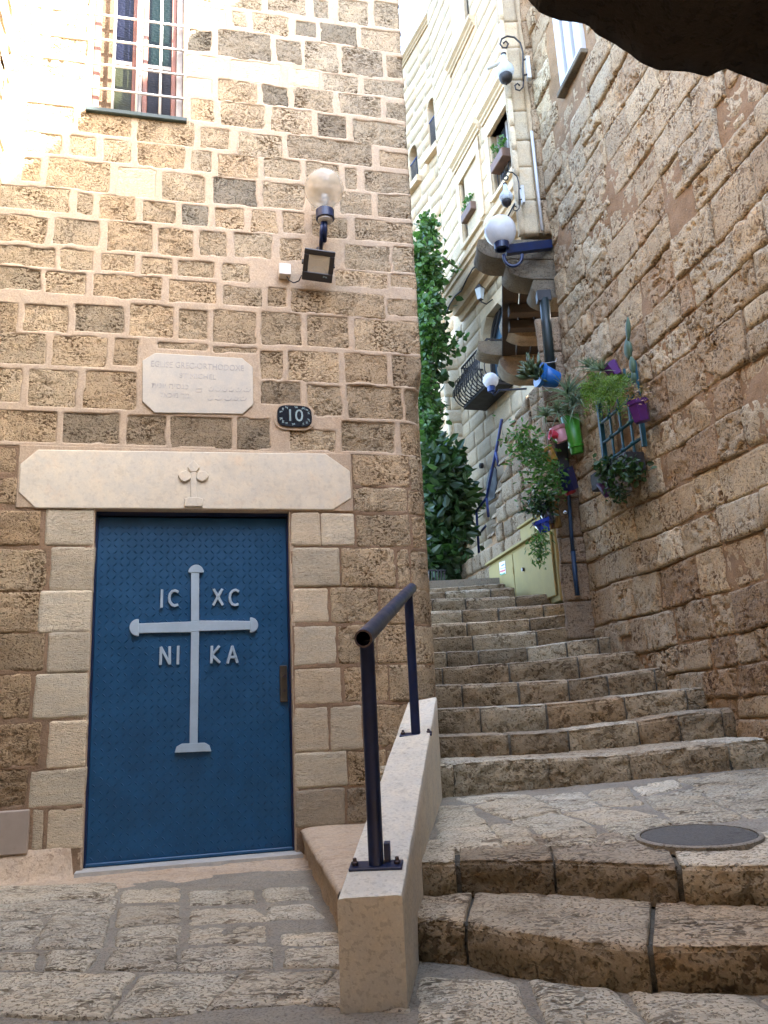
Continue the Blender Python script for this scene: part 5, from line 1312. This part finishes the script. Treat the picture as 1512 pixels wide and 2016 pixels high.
cdoor(ulm+.008, ul-.02, uz0+.02, uz1-.02, cab2, -.13); cdoor(ur+.02, ulm-.008, uz0+.02, uz1-.02, cab2, -.13)
# ground behind
up_ = MB(); up_.box((0, 15.5, noses[-1][:, 2].mean()-.12), (9, 0, 0), (0, 5.4, 0), UP*.1); o = up_.build('upper_path', M['grout'], None); tag(o, kind='structure')

# ================================================================== LAMPS AND PIPES ON THE RIGHT
gc2 = at(985, 455, PD-.35); r_ = 34/FPX*PD*.98
gl = empty('globe_lamp', gc2, 'white globe lamp on a straight dark blue arm below the jettied bay', 'lamp')
MB().ball(gc2, r_, 32, 20).build('globe', M['globew'], gl, True)
cb_ = gc2 - UP*(r_*1.0)
MB().lathe(cb_, [(.062, .05), (.075, .045), (.070, -.045), (.055, -.05), (.05, -.02), (0, -.02)], UP, 24).build('lamp_collar', M['navy'], gl)
a1 = at(996, 493, PD-.34); a2 = at(1086, 482, PD-.02)
MB().bbox((a1+a2)/2, (a2-a1)/2, np.array([0, .03, 0]), UP*.048, .004).build('lamp_arm', M['navy'], gl)
MB().tube([at(992+18*(1-cos(t)), 500+24*sin(t)**.8, PD-.34) for t in np.linspace(0.02, pi-.02, 14)], .017, 8).build('arm_loop', M['navy'], gl, True)
# second globe lamp on the house wall under the balcony
gc3 = at(966, 749, 11.2); r_ = 16.5/FPX*11.3
g3 = empty('globe_lamp', gc3, 'small white globe lamp with a blue collar beside the iron balcony', 'lamp')
MB().ball(gc3, r_, 24, 16).build('globe', M['globew'], g3, True)
blue = plastic('bright_blue', (.015, .045, .2))
MB().lathe(gc3-UP*r_*.98, [(.05, .04), (.062, .03), (.055, -.06), (0, -.065)], UP, 18).build('lamp_collar', blue, g3)
MB().tube([gc3-UP*(r_+.05), gc3-UP*(r_+.11)+np.array([.04, .02, 0]), gc3-UP*(r_+.02)+np.array([.12, .06, 0]), gc3-UP*(r_-.06)+np.array([.55, .25, 0])], .016, 8).build('lamp_arm', M['navy'], g3, True)
# pear shaped lamps on scrolled brackets
def pear(px, py, sc, d, label):
    u = lambda dx, dy: at(px+dx*sc, py+dy*sc, d)
    s = sc/FPX*d
    L = empty('pear_lamp', u(0, 0), label, 'lamp', 'pear shaped lamps on the bay')
    c = u(0, 0)
    MB().lathe(c, [(.0, 34*s), (5*s, 34*s), (6*s, 26*s), (7*s, 18*s), (11*s, 10*s), (17*s, 2*s), (19.5*s, -6*s), (18*s, -13*s), (14*s, -19*s)], UP, 24).build('glass', M['frost'], L, True)
    MB().lathe(c, [(14.5*s, -19*s), (14.5*s, -24*s), (12*s, -31*s), (6*s, -36*s), (2*s, -37*s), (2*s, -41*s), (0, -41*s)], UP, 20).build('lamp_cap', M['darkiron'], L, True)
    MB().lathe(c, [(5.5*s, 34*s), (6*s, 38*s), (3*s, 40*s), (0, 42*s)], UP, 14).build('lamp_top', M['darkiron'], L, True)
    arm = [u(34, 24), u(33, 0), u(33, -30), u(28, -47), u(17, -57), u(4, -59), u(-6, -54), u(-9, -45), u(-4, -38), u(3, -38), u(6, -45), u(2, -50), u(-3, -46)]
    MB().tube(arm, 2.0*s, 8).build('scroll_bracket', M['darkiron'], L, True)
    MB().tube([u(34, 24), u(33, 34), u(27, 40), u(20, 38), u(18, 31), u(23, 27), u(27, 31)], 1.7*s, 8).build('scroll', M['darkiron'], L, True)
    f = MB(); f.bbox((u(42, -30)+u(44, 25))/2+np.array([0, .02, 0]), np.array([2.2*s*2, 0, 0]), (0, .03, 0), UP*28*s, .004); f.build('wall_plate', M['pvc'], L)
    f = MB(); f.tube([u(33, -16), u(43, -18)], 2*s, 6); f.build('bracket_stay', M['darkiron'], L); f = MB(); f.tube([u(34, 12), u(44, 10)], 2*s, 6); f.build('bracket_stay', M['darkiron'], L)
    return L
pear(994, 135, 1.08, PD-.14, 'upper pear shaped frosted lamp on a scrolled bracket high on the bay')
pear(996, 384, .78, PD-.12, 'lower and smaller pear shaped frosted lamp just above the big white globe')
o = MB().tube([at(958, 135, PD+.3), at(1010, 115, PD+.3)], .022, 8).build('drain_spout', M['pvc'], None); tag(o, 'short grey plastic drain spout poking out behind the upper pear lamp', 'spout')
# drainpipes on the pier
dp_ = empty('drainpipe', at(1075, 650, PD-.03), 'dark green drainpipe running down under the stone brackets', 'pipe')
MB().tube([at(1072, 590, PD+.02), at(1076, 640, PD-.02), at(1084, 730, PD-.03)], .05, 12).build('pipe', paint('dark_green_pipe', (.012, .022, .02), .5, .3), dp_, True)
MB().bbox(at(1070, 585, PD+.03), (.07, 0, 0), (0, .05, 0), UP*.06, .006).build('hopper', M['darkiron'], dp_)
bp = empty('drainpipe', at(1120, 1000, PD-.05), 'thin blue painted pipe running down the corner beside the hanging pots', 'pipe')
bl_m = paint('blue_pipe_paint', (.008, .036, .085), .5, .3, dirt=.4, dirtcol=(.02, .02, .02))
MB().tube([at(1119, 960, PD-.05), at(1124, 1040, PD-.05), at(1128, 1085, PD-.05)], .017, 10).build('pipe', bl_m, bp, True)
MB().tube([at(1128, 1085, PD-.05), at(1133, 1140, PD-.05), at(1137, 1172, PD-.05)], .021, 10).build('pipe_boot', bl_m, bp, True)
MB().bbox(at(1107, 900, PD-.02), (.055, 0, 0), (0, .02, 0), UP*.22, .004).build('pipe_board', M['darkiron'], bp)

# ================================================================== POTS AND PLANTS
def pot(c, r0, r1, h, axis, mat, label, rim=True, n=20, group='pots hung on the wall', name='hanging_pot', soil=True):
    ax = unit(axis); t = empty(name, c, label, 'pot', group)
    w = r1*.08
    MB().lathe(c, [(0, -h/2), (r0*.96, -h/2), (r0, -h/2+.006), (r1, h/2), (r1-w, h/2), (r0-w, -h/2+.02), (0, -h/2+.02)], ax, n).build('pot_body', mat, t, n > 10)
    if rim: MB().lathe(c, [(r1*1.0, h/2-.03), (r1*1.06, h/2-.028), (r1*1.07, h/2+.004), (r1*.98, h/2+.004)], ax, n).build('rim', mat, t)
    if soil: MB().lathe(c, [(0, h/2-.025), (r1*.9, h/2-.025)], ax, n).build('soil', M['soil'], t)
    return t
def leaves(name, pts, n, size, mat, label, cat='plant', spread=.05, stems=None, group=None, droop=.2, stemr=.004, asp=.45, kind=None, stemmat=None):
    """leaf blades (folded, four triangles) scattered along points"""
    pts = np.asarray(pts, float); V = []; Fc = []
    base = pts[RNG.integers(0, len(pts), n)] + RNG.normal(size=(n, 3))*spread
    for p in base:
        d = RNG.normal(size=3); d[2] = d[2]*.6 - droop; d = unit(d); s = np.cross(d, unit(RNG.normal(size=3))); s = unit(s); nn = np.cross(d, s)
        L = size*random.uniform(.6, 1.3); w = L*asp*.5; b = len(V)
        V += [p, p+d*L*.35+s*w+nn*w*.35, p+d*L*.75+s*w*.7+nn*w*.25, p+d*L, p+d*L*.75-s*w*.7+nn*w*.25, p+d*L*.35-s*w+nn*w*.35]
        Fc += [(b, b+1, b+2, b+3), (b, b+3, b+4, b+5)]
    t = empty(name, pts.mean(0), label, cat, group)
    o = mesh('leaves', V, Fc, mat, t, False); o['kind'] = 'stuff'
    if stems:
        mb = MB()
        for s_ in stems: mb.tube(s_, stemr, 5)
        o = mb.build('stems', stemmat or M['stem'], t, True); o['kind'] = 'stuff'
    return t
def spiky(mb, c, axis, n, L, w, curl=.5, spread=1.0):
    ax = unit(axis)
    for k in range(n):
        d = unit(ax + RNG.normal(size=3)*spread*.6); Lk = L*random.uniform(.6, 1.15); s = unit(np.cross(d, RNG.normal(size=3))); pr = []
        for q in range(6):
            t = q/5; p = c + d*Lk*t - UP*curl*Lk*t*t + s*.0; ww = w*(1-t)**.8*.5+.0006; pr += [p-s*ww, p+s*ww]
        mb.add(pr, [(2*q, 2*q+1, 2*q+3, 2*q+2) for q in range(5)])
WN = lambda x, y, off: onp(x, y, pW + nW*off, nW)             # a point standing off the house wall
FACEV = np.array([0, -1, 0.])
# blue bucket with an aloe-like succulent, tipped towards the steps
ax_ = unit(np.array([-.93, -.25, .22]))
bc = at(1080, 743, PD-.20)
bk = pot(bc, .075, .112, .19, ax_, plastic('blue_bucket', (.01, .11, .36)), 'bright blue bucket tipped on its side below the stone brackets', n=24)
MB().tube([bc+ax_*.07+UP*.12, at(1094, 712, PD-.10), at(1096, 705, PD-.03)], .004, 6).tube([bc+ax_*.09-UP*.10, bc-UP*.15, at(1100, 764, PD-.05)], .004, 6).build('wire', M['pvc'], bk, True)
su = MB()
c0 = bc + ax_*.13
for k in range(46):
    d = unit(ax_*.8 + RNG.normal(size=3)*.75 + UP*.1); L = random.uniform(.10, .19); s = unit(np.cross(d, RNG.normal(size=3))); nn = np.cross(d, s); b = c0 + RNG.normal(size=3)*.03
    prof = [(0, .012), (.35, .024), (.7, .020), (1, .002)]; V = []
    for t, w in prof: p = b + d*L*t + UP*.03*t*t; V += [p+s*w, p+nn*w*.6, p-s*w, p-nn*w*.6]
    su.add(V, [(4*i+j, 4*i+(j+1) % 4, 4*i+4+(j+1) % 4, 4*i+4+j) for i in range(3) for j in range(4)] + [(12, 13, 14, 15)])
sp = empty('succulent', c0, 'thick leaved green succulent growing out of the blue bucket', 'plant'); o = su.build('leaves', M['succ'], sp, True); o['kind'] = 'stuff'
mb = MB(); st = at(1048, 765, PD-.25); 
# long green planter and pink pot with grassy rosettes
gp = at(1129, 856, PD-.22); gd = unit(at(1122, 822, PD-.22) - at(1136, 888, PD-.18))
gt = pot(gp, .058, .085, .36, gd, plastic('lime_green', (.05, .24, .02)), 'long bright green hanging planter under the grassy rosettes', n=18, rim=False)
MB().lathe(gp, [(.068, -.12), (.072, -.118), (.072, -.10), (.069, -.098)], gd, 18).build('ridge', plastic('lime_green_dark', (.05, .28, .02)), gt)
pk = pot(at(1103, 855, PD-.20), .055, .075, .15, unit([-.25, -.1, .95]), plastic('pale_pink', (.62, .30, .34)), 'small pale pink pot hanging left of the green planter', n=18)
MB().lathe(at(1097, 858, PD-.23), [(.03, 0), (.052, .07), (.048, .07), (.02, .005)], unit([-.9, -.2, .2]), 14).build('pink_spout', plastic('hot_pink', (.62, .05, .09)), pk)
rs = MB()
for px, py, n, L in ((1118, 775, 44, .32), (1128, 795, 50, .28), (1098, 812, 60, .22), (1075, 818, 46, .17), (1117, 812, 50, .2), (1140, 785, 30, .26)):
    spiky(rs, at(px, py, PD-.30+random.uniform(-.05, .05)), (-.1, -.55, .35), n, L, .016, .35)
rs.tube([at(1129, 822, PD-.22), at(1120, 790, PD-.28), at(1100, 800, PD-.3), at(1078, 815, PD-.3)], .005, 6)
t = empty('spider_plant', at(1110, 800, PD-.28), 'silvery grass leaved plant with several rosettes spilling over the green planter', 'plant'); o = rs.build('leaves', M['leafs'], t, False); o['kind'] = 'stuff'
# ochre pot, its leafy shrub; navy pot with red saucer; lower brown bottle pot, blue bowl with trailing plant
pot(at(1080, 897, PD-.18), .055, .075, .16, unit([-.5, -.2, .8]), plastic('ochre_pot', (.32, .16, .025)), 'ochre yellow pot half hidden by small leaves', n=16)
nv = pot(at(1117, 945, PD-.20), .07, .10, .21, unit([-.35, -.2, .9]), plastic('navy_pot', (.008, .012, .08)), 'dark navy pot hanging on the pier above the blue pipe', n=4, rim=False)
MB().lathe(at(1125, 972, PD-.17), [(.0, 0), (.05, 0), (.056, .03), (.05, .03), (.045, .008)], unit([-.35, -.2, .9]), 16).build('saucer', plastic('red_saucer', (.22, .01, .015)), nv)
pot(at(1089, 1015, PD-.18), .058, .062, .24, unit([-.15, -.1, 1]), plastic('brown_jar', (.16, .085, .02), .25), 'brown cylindrical pot low on the pier above the cabinets', n=20)
pot(at(1076, 1012, PD-.26), .05, .065, .19, unit([-.3, -.1, .9]), plastic('grey_jar', (.05, .055, .07), .25), 'dark grey plastic pot hanging in front of the brown pot', n=16, rim=False)
pot(at(1069, 1036, PD-.30), .045, .078, .12, unit([-.3, -.15, .9]), plastic('glossy_blue', (.02, .05, .34), .15), 'glossy blue bowl hanging lowest with a trailing plant', n=20)
sh = [[at(1082, 890, PD-.2), at(1060, 905, PD-.28), at(1035, 875, PD-.35), at(1022, 850, PD-.4)], [at(1082, 890, PD-.2), at(1055, 895, PD-.3), at(1040, 860, PD-.35)], [at(1082, 890, PD-.2), at(1050, 915, PD-.3), at(1018, 890, PD-.35)], [at(1085, 900, PD-.2), at(1095, 935, PD-.28), at(1070, 930, PD-.3)], [at(1110, 925, PD-.22), at(1085, 905, PD-.3), at(1050, 880, PD-.34)]]
leaves('leafy_shrub', [at(x, y, PD-.32) for x, y in ((1020, 862), (1030, 870), (1040, 885), (1045, 870), (1055, 895), (1062, 905), (1050, 915), (1035, 900))], 520, .055, M['leafb'], 'loose small leaved shrub spreading left from the ochre pot', spread=.075, stems=sh)
leaves('leafy_shrub', [at(x, y, PD-.32) for x, y in ((1070, 925), (1080, 940), (1092, 950), (1075, 960), (1062, 975), (1085, 930), (1065, 950))], 480, .05, M['leafb'], 'tangled green shrub hanging beside the navy pot', spread=.07, stems=[[at(1110, 922, PD-.22), at(1092, 940, PD-.3), at(1072, 955, PD-.33)], [at(1105, 930, PD-.25), at(1085, 970, PD-.32), at(1060, 985, PD-.33)]])
leaves('leafy_shrub', [at(x, y, PD-.33) for x, y in ((1055, 985), (1068, 990), (1078, 985), (1062, 1000), (1050, 995))], 330, .05, M['leafd'], 'dark bushy plant above the grey and brown pots', spread=.055)
leaves('trailing_plant', [at(x, y, PD-.34) for x, y in ((1066, 1050), (1070, 1062), (1062, 1070), (1068, 1080), (1058, 1088), (1064, 1098), (1056, 1060))], 300, .05, M['leafb'], 'trailing plant hanging down from the glossy blue bowl', spread=.035, droop=.9, asp=.3, stems=[[at(1069, 1030, PD-.3), at(1066, 1050, PD-.36), at(1064, 1090, PD-.34)], [at(1069, 1030, PD-.3), at(1052, 1028, PD-.36), at(1044, 1040, PD-.36)]])
ball_ = MB().ball(at(1114, 1009, PD-.05), .022, 14, 10); o = ball_.build('steel_bell', paint('chrome', (.6, .6, .6), .15, .05, metal=1.), None, True); tag(o, 'tiny shiny metal ball fixed on the pier beside the blue pipe', 'ball')

# ---- trellis hung flat on the house wall, with pots
tr = empty('trellis', WN(1220, 860, .04), 'blue green metal trellis panel hung on the rough stone wall', 'trellis')
tl_, bl2 = WN(1172, 775, .07), WN(1190, 930, .07); u_l = (tl_-pW0) @ dW; z_t, z_b = tl_[2], bl2[2]
u_r = (WN(1262, 860, .07)-pW0) @ dW
MB().bbox(WP(u_l, (z_t+z_b)/2, .05), dW*.018, nW*.02, UP*(z_t-z_b)/2, .003).build('side_strip', M['teal'], tr)
MB().bbox(WP(u_r, (z_t+z_b)/2, .05), dW*.012, nW*.02, UP*(z_t-z_b)/2, .003).build('side_strip', M['teal'], tr)
for k in (1, 2, 3): u = u_l+(u_r-u_l)*(k/4+.02); MB().bbox(WP(u, (z_t+z_b)/2, .055), dW*.011, nW*.008, UP*(z_t-z_b)/2, .002).build('bar', M['teal'], tr)
for k in range(4): 
    z = z_t - (z_t-z_b)*(.14+.25*k); MB().tube([WP(u_l, z, .055), WP(u_r, z, .055)], .013, 8).build('cross_bar', M['teal'], tr, True)
    for q in (1, 2, 3):
        u = u_l+(u_r-u_l)*(q/4+.02); kn = MB()
        kn.ball(WP(u, z, .06), .024, 10, 6, (1, 1, .8)); kn.build('knot', M['teal'], tr, True)
cact = pot(WN(1260, 810, .14), .062, .080, .165, unit(UP+nW*.15-dW*.05), plastic('purple_pot', (.075, .012, .12)), 'purple faceted pot at the right of the trellis holding a tall cactus', n=6, rim=True)
pads = empty('cactus', WN(1250, 760, .16), 'tall thin jointed cactus rising from the purple pot', 'cactus')
for (x0, y0, x1, y1, w) in ((1236, 624, 1237, 672, .034), (1233, 668, 1240, 706, .052), (1242, 702, 1248, 735, .042), (1246, 730, 1249, 757, .036)):
    a, b = WN(x0, y0, .17), WN(x1, y1, .17); d = unit(a-b); s = unit(dW - d*(dW @ d)); n2 = np.cross(d, s); L = np.linalg.norm(a-b); V = []; Fc = []
    for i in range(9):
        t = i/8; rr = w*(sin(pi*min(.97, max(.06, t))**.9)**.6)
        for k in range(12): V.append(b + d*L*t + rr*(cos(2*pi*k/12)*s + .45*sin(2*pi*k/12)*n2))
    Fc = [(i*12+k, i*12+(k+1) % 12, (i+1)*12+(k+1) % 12, (i+1)*12+k) for i in range(8) for k in range(12)] + [tuple(range(12))[::-1], tuple(range(96, 108))]
    mesh('cactus_pad', V, Fc, M['cactus'], pads, True)
MB().tube([WN(1249, 755, .17), WN(1254, 775, .16), WN(1257, 796, .16)], [.016, .018, .02], 10).build('stem', M['bark'], pads, True)
leaves('dry_plant', [WN(x, y, .18) for x, y in ((1238, 775), (1243, 785), (1262, 770), (1270, 775))], 150, .03, leaf_mat('dry_leaf', (.28, .18, .10), (.40, .28, .17)), 'dry brown sprigs around the foot of the cactus', spread=.035)
pot(WN(1207, 729, .12), .05, .072, .12, unit(UP*.9+nW*.4+dW*.2), plastic('purple_pot_top', (.08, .012, .14)), 'small purple pot at the top of the trellis behind the fern', n=6, rim=False)
rs = MB()
for px, py, n in ((1158, 722, 40), (1172, 728, 40), (1186, 730, 34)): spiky(rs, WN(px, py, .2), (-.3, -.6, .5), n, .14, .014, .2)
t = empty('spiky_plant', WN(1172, 726, .2), 'grey green spiky plant at the top left of the trellis', 'plant'); o = rs.build('leaves', M['leafs'], t, False); o['kind'] = 'stuff'
fn_ = MB()
for k in range(230):
    c = WN(random.uniform(1152, 1238), random.uniform(738, 784), random.uniform(.1, .26)); d = unit(RNG.normal(size=3)+UP*.2); L = random.uniform(.08, .17)
    s = unit(np.cross(d, RNG.normal(size=3)))
    for q in range(9):
        t_ = q/8; p = c + d*L*t_ - UP*.10*t_*t_; w = .045*(1-t_*.7)
        for sg in (-1, 1):
            e = unit(s*sg + d*.5 + RNG.normal(size=3)*.3); fn_.add([p, p+e*w*.5+d*.0055, p+e*w, p+e*w*.5-d*.0055], [(0, 1, 2, 3)])
t = empty('fern', WN(1198, 762, .18), 'feathery yellow green fern along the top of the trellis', 'plant'); o = fn_.build('fronds', M['fern'], t, False); o['kind'] = 'stuff'
bx_ = empty('trough', WP((u_l+u_r)/2, z_b-.12, .12), 'dark planting trough at the foot of the trellis', 'planter')
MB().bbox(WP((u_l+u_r)/2+.02, z_b-.10, .12), dW*(u_r-u_l)/2*.95, nW*.085, UP*.075, .01).build('trough_body', M['darkiron'], bx_)
leaves('leafy_plant', [WN(x, y, .2) for x, y in ((1185, 918), (1200, 912), (1218, 918), (1235, 915), (1250, 922), (1195, 930), (1215, 935), (1240, 935), (1190, 935))], 420, .05, M['leafd'], 'dark round leaved plant filling the trough below the trellis', spread=.033, asp=.7)
leaves('leafy_plant', [WN(x, y, .18) for x, y in ((1208, 955), (1218, 962), (1212, 972), (1225, 965))], 220, .04, M['leafd'], 'little dark plant dangling below the trough', spread=.035)
pot(WN(1196, 962, .14), .05, .075, .13, unit(UP+nW*.3), plastic('dark_purple', (.05, .012, .08)), 'dark purple pot under the left end of the trough', n=12, rim=False)
pot(WN(1228, 955, .14), .04, .065, .14, unit(UP+nW*.3+dW*.2), plastic('smoky_pot', (.2, .2, .2), .2), 'smoky grey plastic pot under the right end of the trough', n=12, rim=False)

# ================================================================== CLIMBER AND BUSHES AT THE HEAD OF THE STEPS
DV = 12.8
def cloud(boxes_, n, d0, d1):
    P = []
    tot = sum((x1-x0)*(y1-y0) for x0, x1, y0, y1 in boxes_)
    for x0, x1, y0, y1 in boxes_:
        for _ in range(int(n*(x1-x0)*(y1-y0)/tot)+1): P.append(at(random.uniform(x0, x1), random.uniform(y0, y1), random.uniform(d0, d1)))
    return P
cl = cloud([(812, 842, 480, 560), (818, 864, 505, 600), (815, 862, 600, 690), (815, 850, 690, 790), (815, 860, 790, 880), (833, 848, 440, 480)], 420, 12.6, 13.4)
stems = [[at(840, 1130, 13), at(838, 1000, 13.1), at(834, 850, 13.2), at(836, 700, 13.1), at(842, 560, 13), at(842, 430, 13)], [at(846, 1130, 13.1), at(850, 950, 13.1), at(848, 800, 13), at(852, 640, 13), at(856, 520, 13)], [at(856, 520, 13), at(872, 505, 13), at(890, 520, 12.9), at(902, 528, 12.9)]]
leaves('climbing_vine', cl + [at(x, y, 13) for x, y in ((838, 445), (842, 430), (846, 455), (850, 470), (836, 460), (855, 480))]*5, 4000, .105, M['leafv'], 'tall green climbing vine in the gap beside the church corner', spread=.07, stems=stems, stemr=.02, asp=.75, stemmat=M['bark'], droop=.35)
leaves('vine_shoot', [at(x, y, 12.9) for x, y in ((895, 527), (898, 530), (902, 526), (888, 516))], 14, .11, M['leafv'], 'bright leafy shoot sprouting from the pale house wall', spread=.05, asp=.8)
leaves('vine_shoot', [at(x, y, 12.9) for x, y in ((902, 655), (905, 665), (893, 672), (884, 690), (898, 690), (878, 700), (872, 712))], 34, .13, M['leafv'], 'trailing vine shoot hanging over the pale stone pier', spread=.06, asp=.8, stems=[[at(900, 655, 12.9), at(888, 685, 12.9), at(868, 715, 13)]], stemr=.008)
leaves('bush', cloud([(835, 895, 880, 960), (838, 914, 950, 1040), (840, 905, 1000, 1060)], 700, 11.8, 12.9), 3400, .19, M['leafd'], 'dark glossy leaved bush at the head of the steps', spread=.08, asp=.5, stems=[[at(880, 1140, 12.4), at(882, 1070, 12.4), at(876, 990, 12.4)], [at(917, 1110, 12.3), at(916, 1060, 12.3), at(910, 1010, 12.3)]], stemr=.02, stemmat=M['bark'])
leaves('bush', cloud([(842, 900, 1060, 1130), (842, 870, 1090, 1145)], 260, 11.6, 12.4), 900, .18, M['leafd'], 'low dark bush behind the iron fence', spread=.08, asp=.5)
leaves('bush', cloud([(838, 905, 920, 1100), (815, 850, 560, 1000)], 500, 13.4, 14.2), 2600, .2, M['leafd'], 'deep shaded greenery filling the corner behind the bush', spread=.15, asp=.6)
fe = empty('iron_fence', at(858, 1135, 11.4), 'bit of black iron fence at the top of the steps', 'fence')
for k in range(6): MB().tube([at(845+k*6, 1146, 11.4), at(845+k*6, 1122, 11.4)], .010, 5).build('fence_bar', M['darkiron'], fe)
for y in (1123, 1144): MB().tube([at(842, y, 11.4), at(878, y, 11.4)], .010, 5).build('fence_rail', M['darkiron'], fe)

# ================================================================== ARCH OVERHEAD
ap = [(430, -900), (560, -800), (700, -640), (900, -360), (975, -150), (1035, -8), (1062, 26), (1100, 42), (1152, 50), (1172, 68), (1215, 90), (1262, 121), (1290, 136), (1345, 141), (1395, 151), (1432, 131), (1482, 149), (1540, 172), (1700, 200), (1900, 260)]
A3 = np.array([at(x, y, 2.0) for x, y in ap]); n = 260
d = np.r_[0, np.cumsum(np.linalg.norm(np.diff(A3, axis=0), axis=1))]; s = np.linspace(0, d[-1], n); C3 = np.stack([np.interp(s, d, A3[:, k]) for k in range(3)], -1)
archway = empty('stone_arch', C3[n//2], 'shade darkened underside of a rough stone arch overhead at the upper right', 'arch')
AT = C3[:, 2].max() + .5
rowsA = []
for h in np.linspace(1, 0, 18): P = C3.copy(); P[:, 2] = P[:, 2]*(1-h) + AT*h; rowsA.append(P)
for y in np.linspace(0, 4.0, 60)[1:]: P = C3.copy(); P[:, 1] -= y; rowsA.append(P)
V = np.stack(rowsA, 0); V = V + np.stack([fbm(V, 5, 4, 95), fbm(V, 5, 4, 96), fbm(V, 5, 4, 97)], -1)*.018
V[17:19] += np.stack([fbm(V[17:19], 11, 3, 98)]*3, -1)*.012
nr_, nc_ = V.shape[:2]
bk_ = V[-1].copy(); bk_[:, 2] = AT
Vf = np.concatenate([V.reshape(-1, 3), bk_]); Fc = np.concatenate([gridfaces(nr_, nc_), np.array([((nr_-1)*nc_+k, (nr_-1)*nc_+k+1, nr_*nc_+k+1, nr_*nc_+k) for k in range(nc_-1)]), np.array([(nr_*nc_+k, nr_*nc_+k+1, k+1, k) for k in range(nc_-1)])])
mesh('vault', Vf, Fc[:, ::-1], M['shadowed'], archway, True)
pw = MB(); pw.box((0, -2.6, 3.0), (5, 0, 0), (0, .25, 0), UP*3.4); pw.box((3.4, .8, 2.2), (.5, 0, 0), (0, 1.2, 0), UP*2.6)  # unseen rear wall added behind the camera to cut sky light
pw.build('unseen_light_block', M['shadowed'], archway)
print('tris', sum(len(o.data.polygons) for o in bpy.data.objects if o.type == 'MESH')*2, 'objects', len(bpy.data.objects))
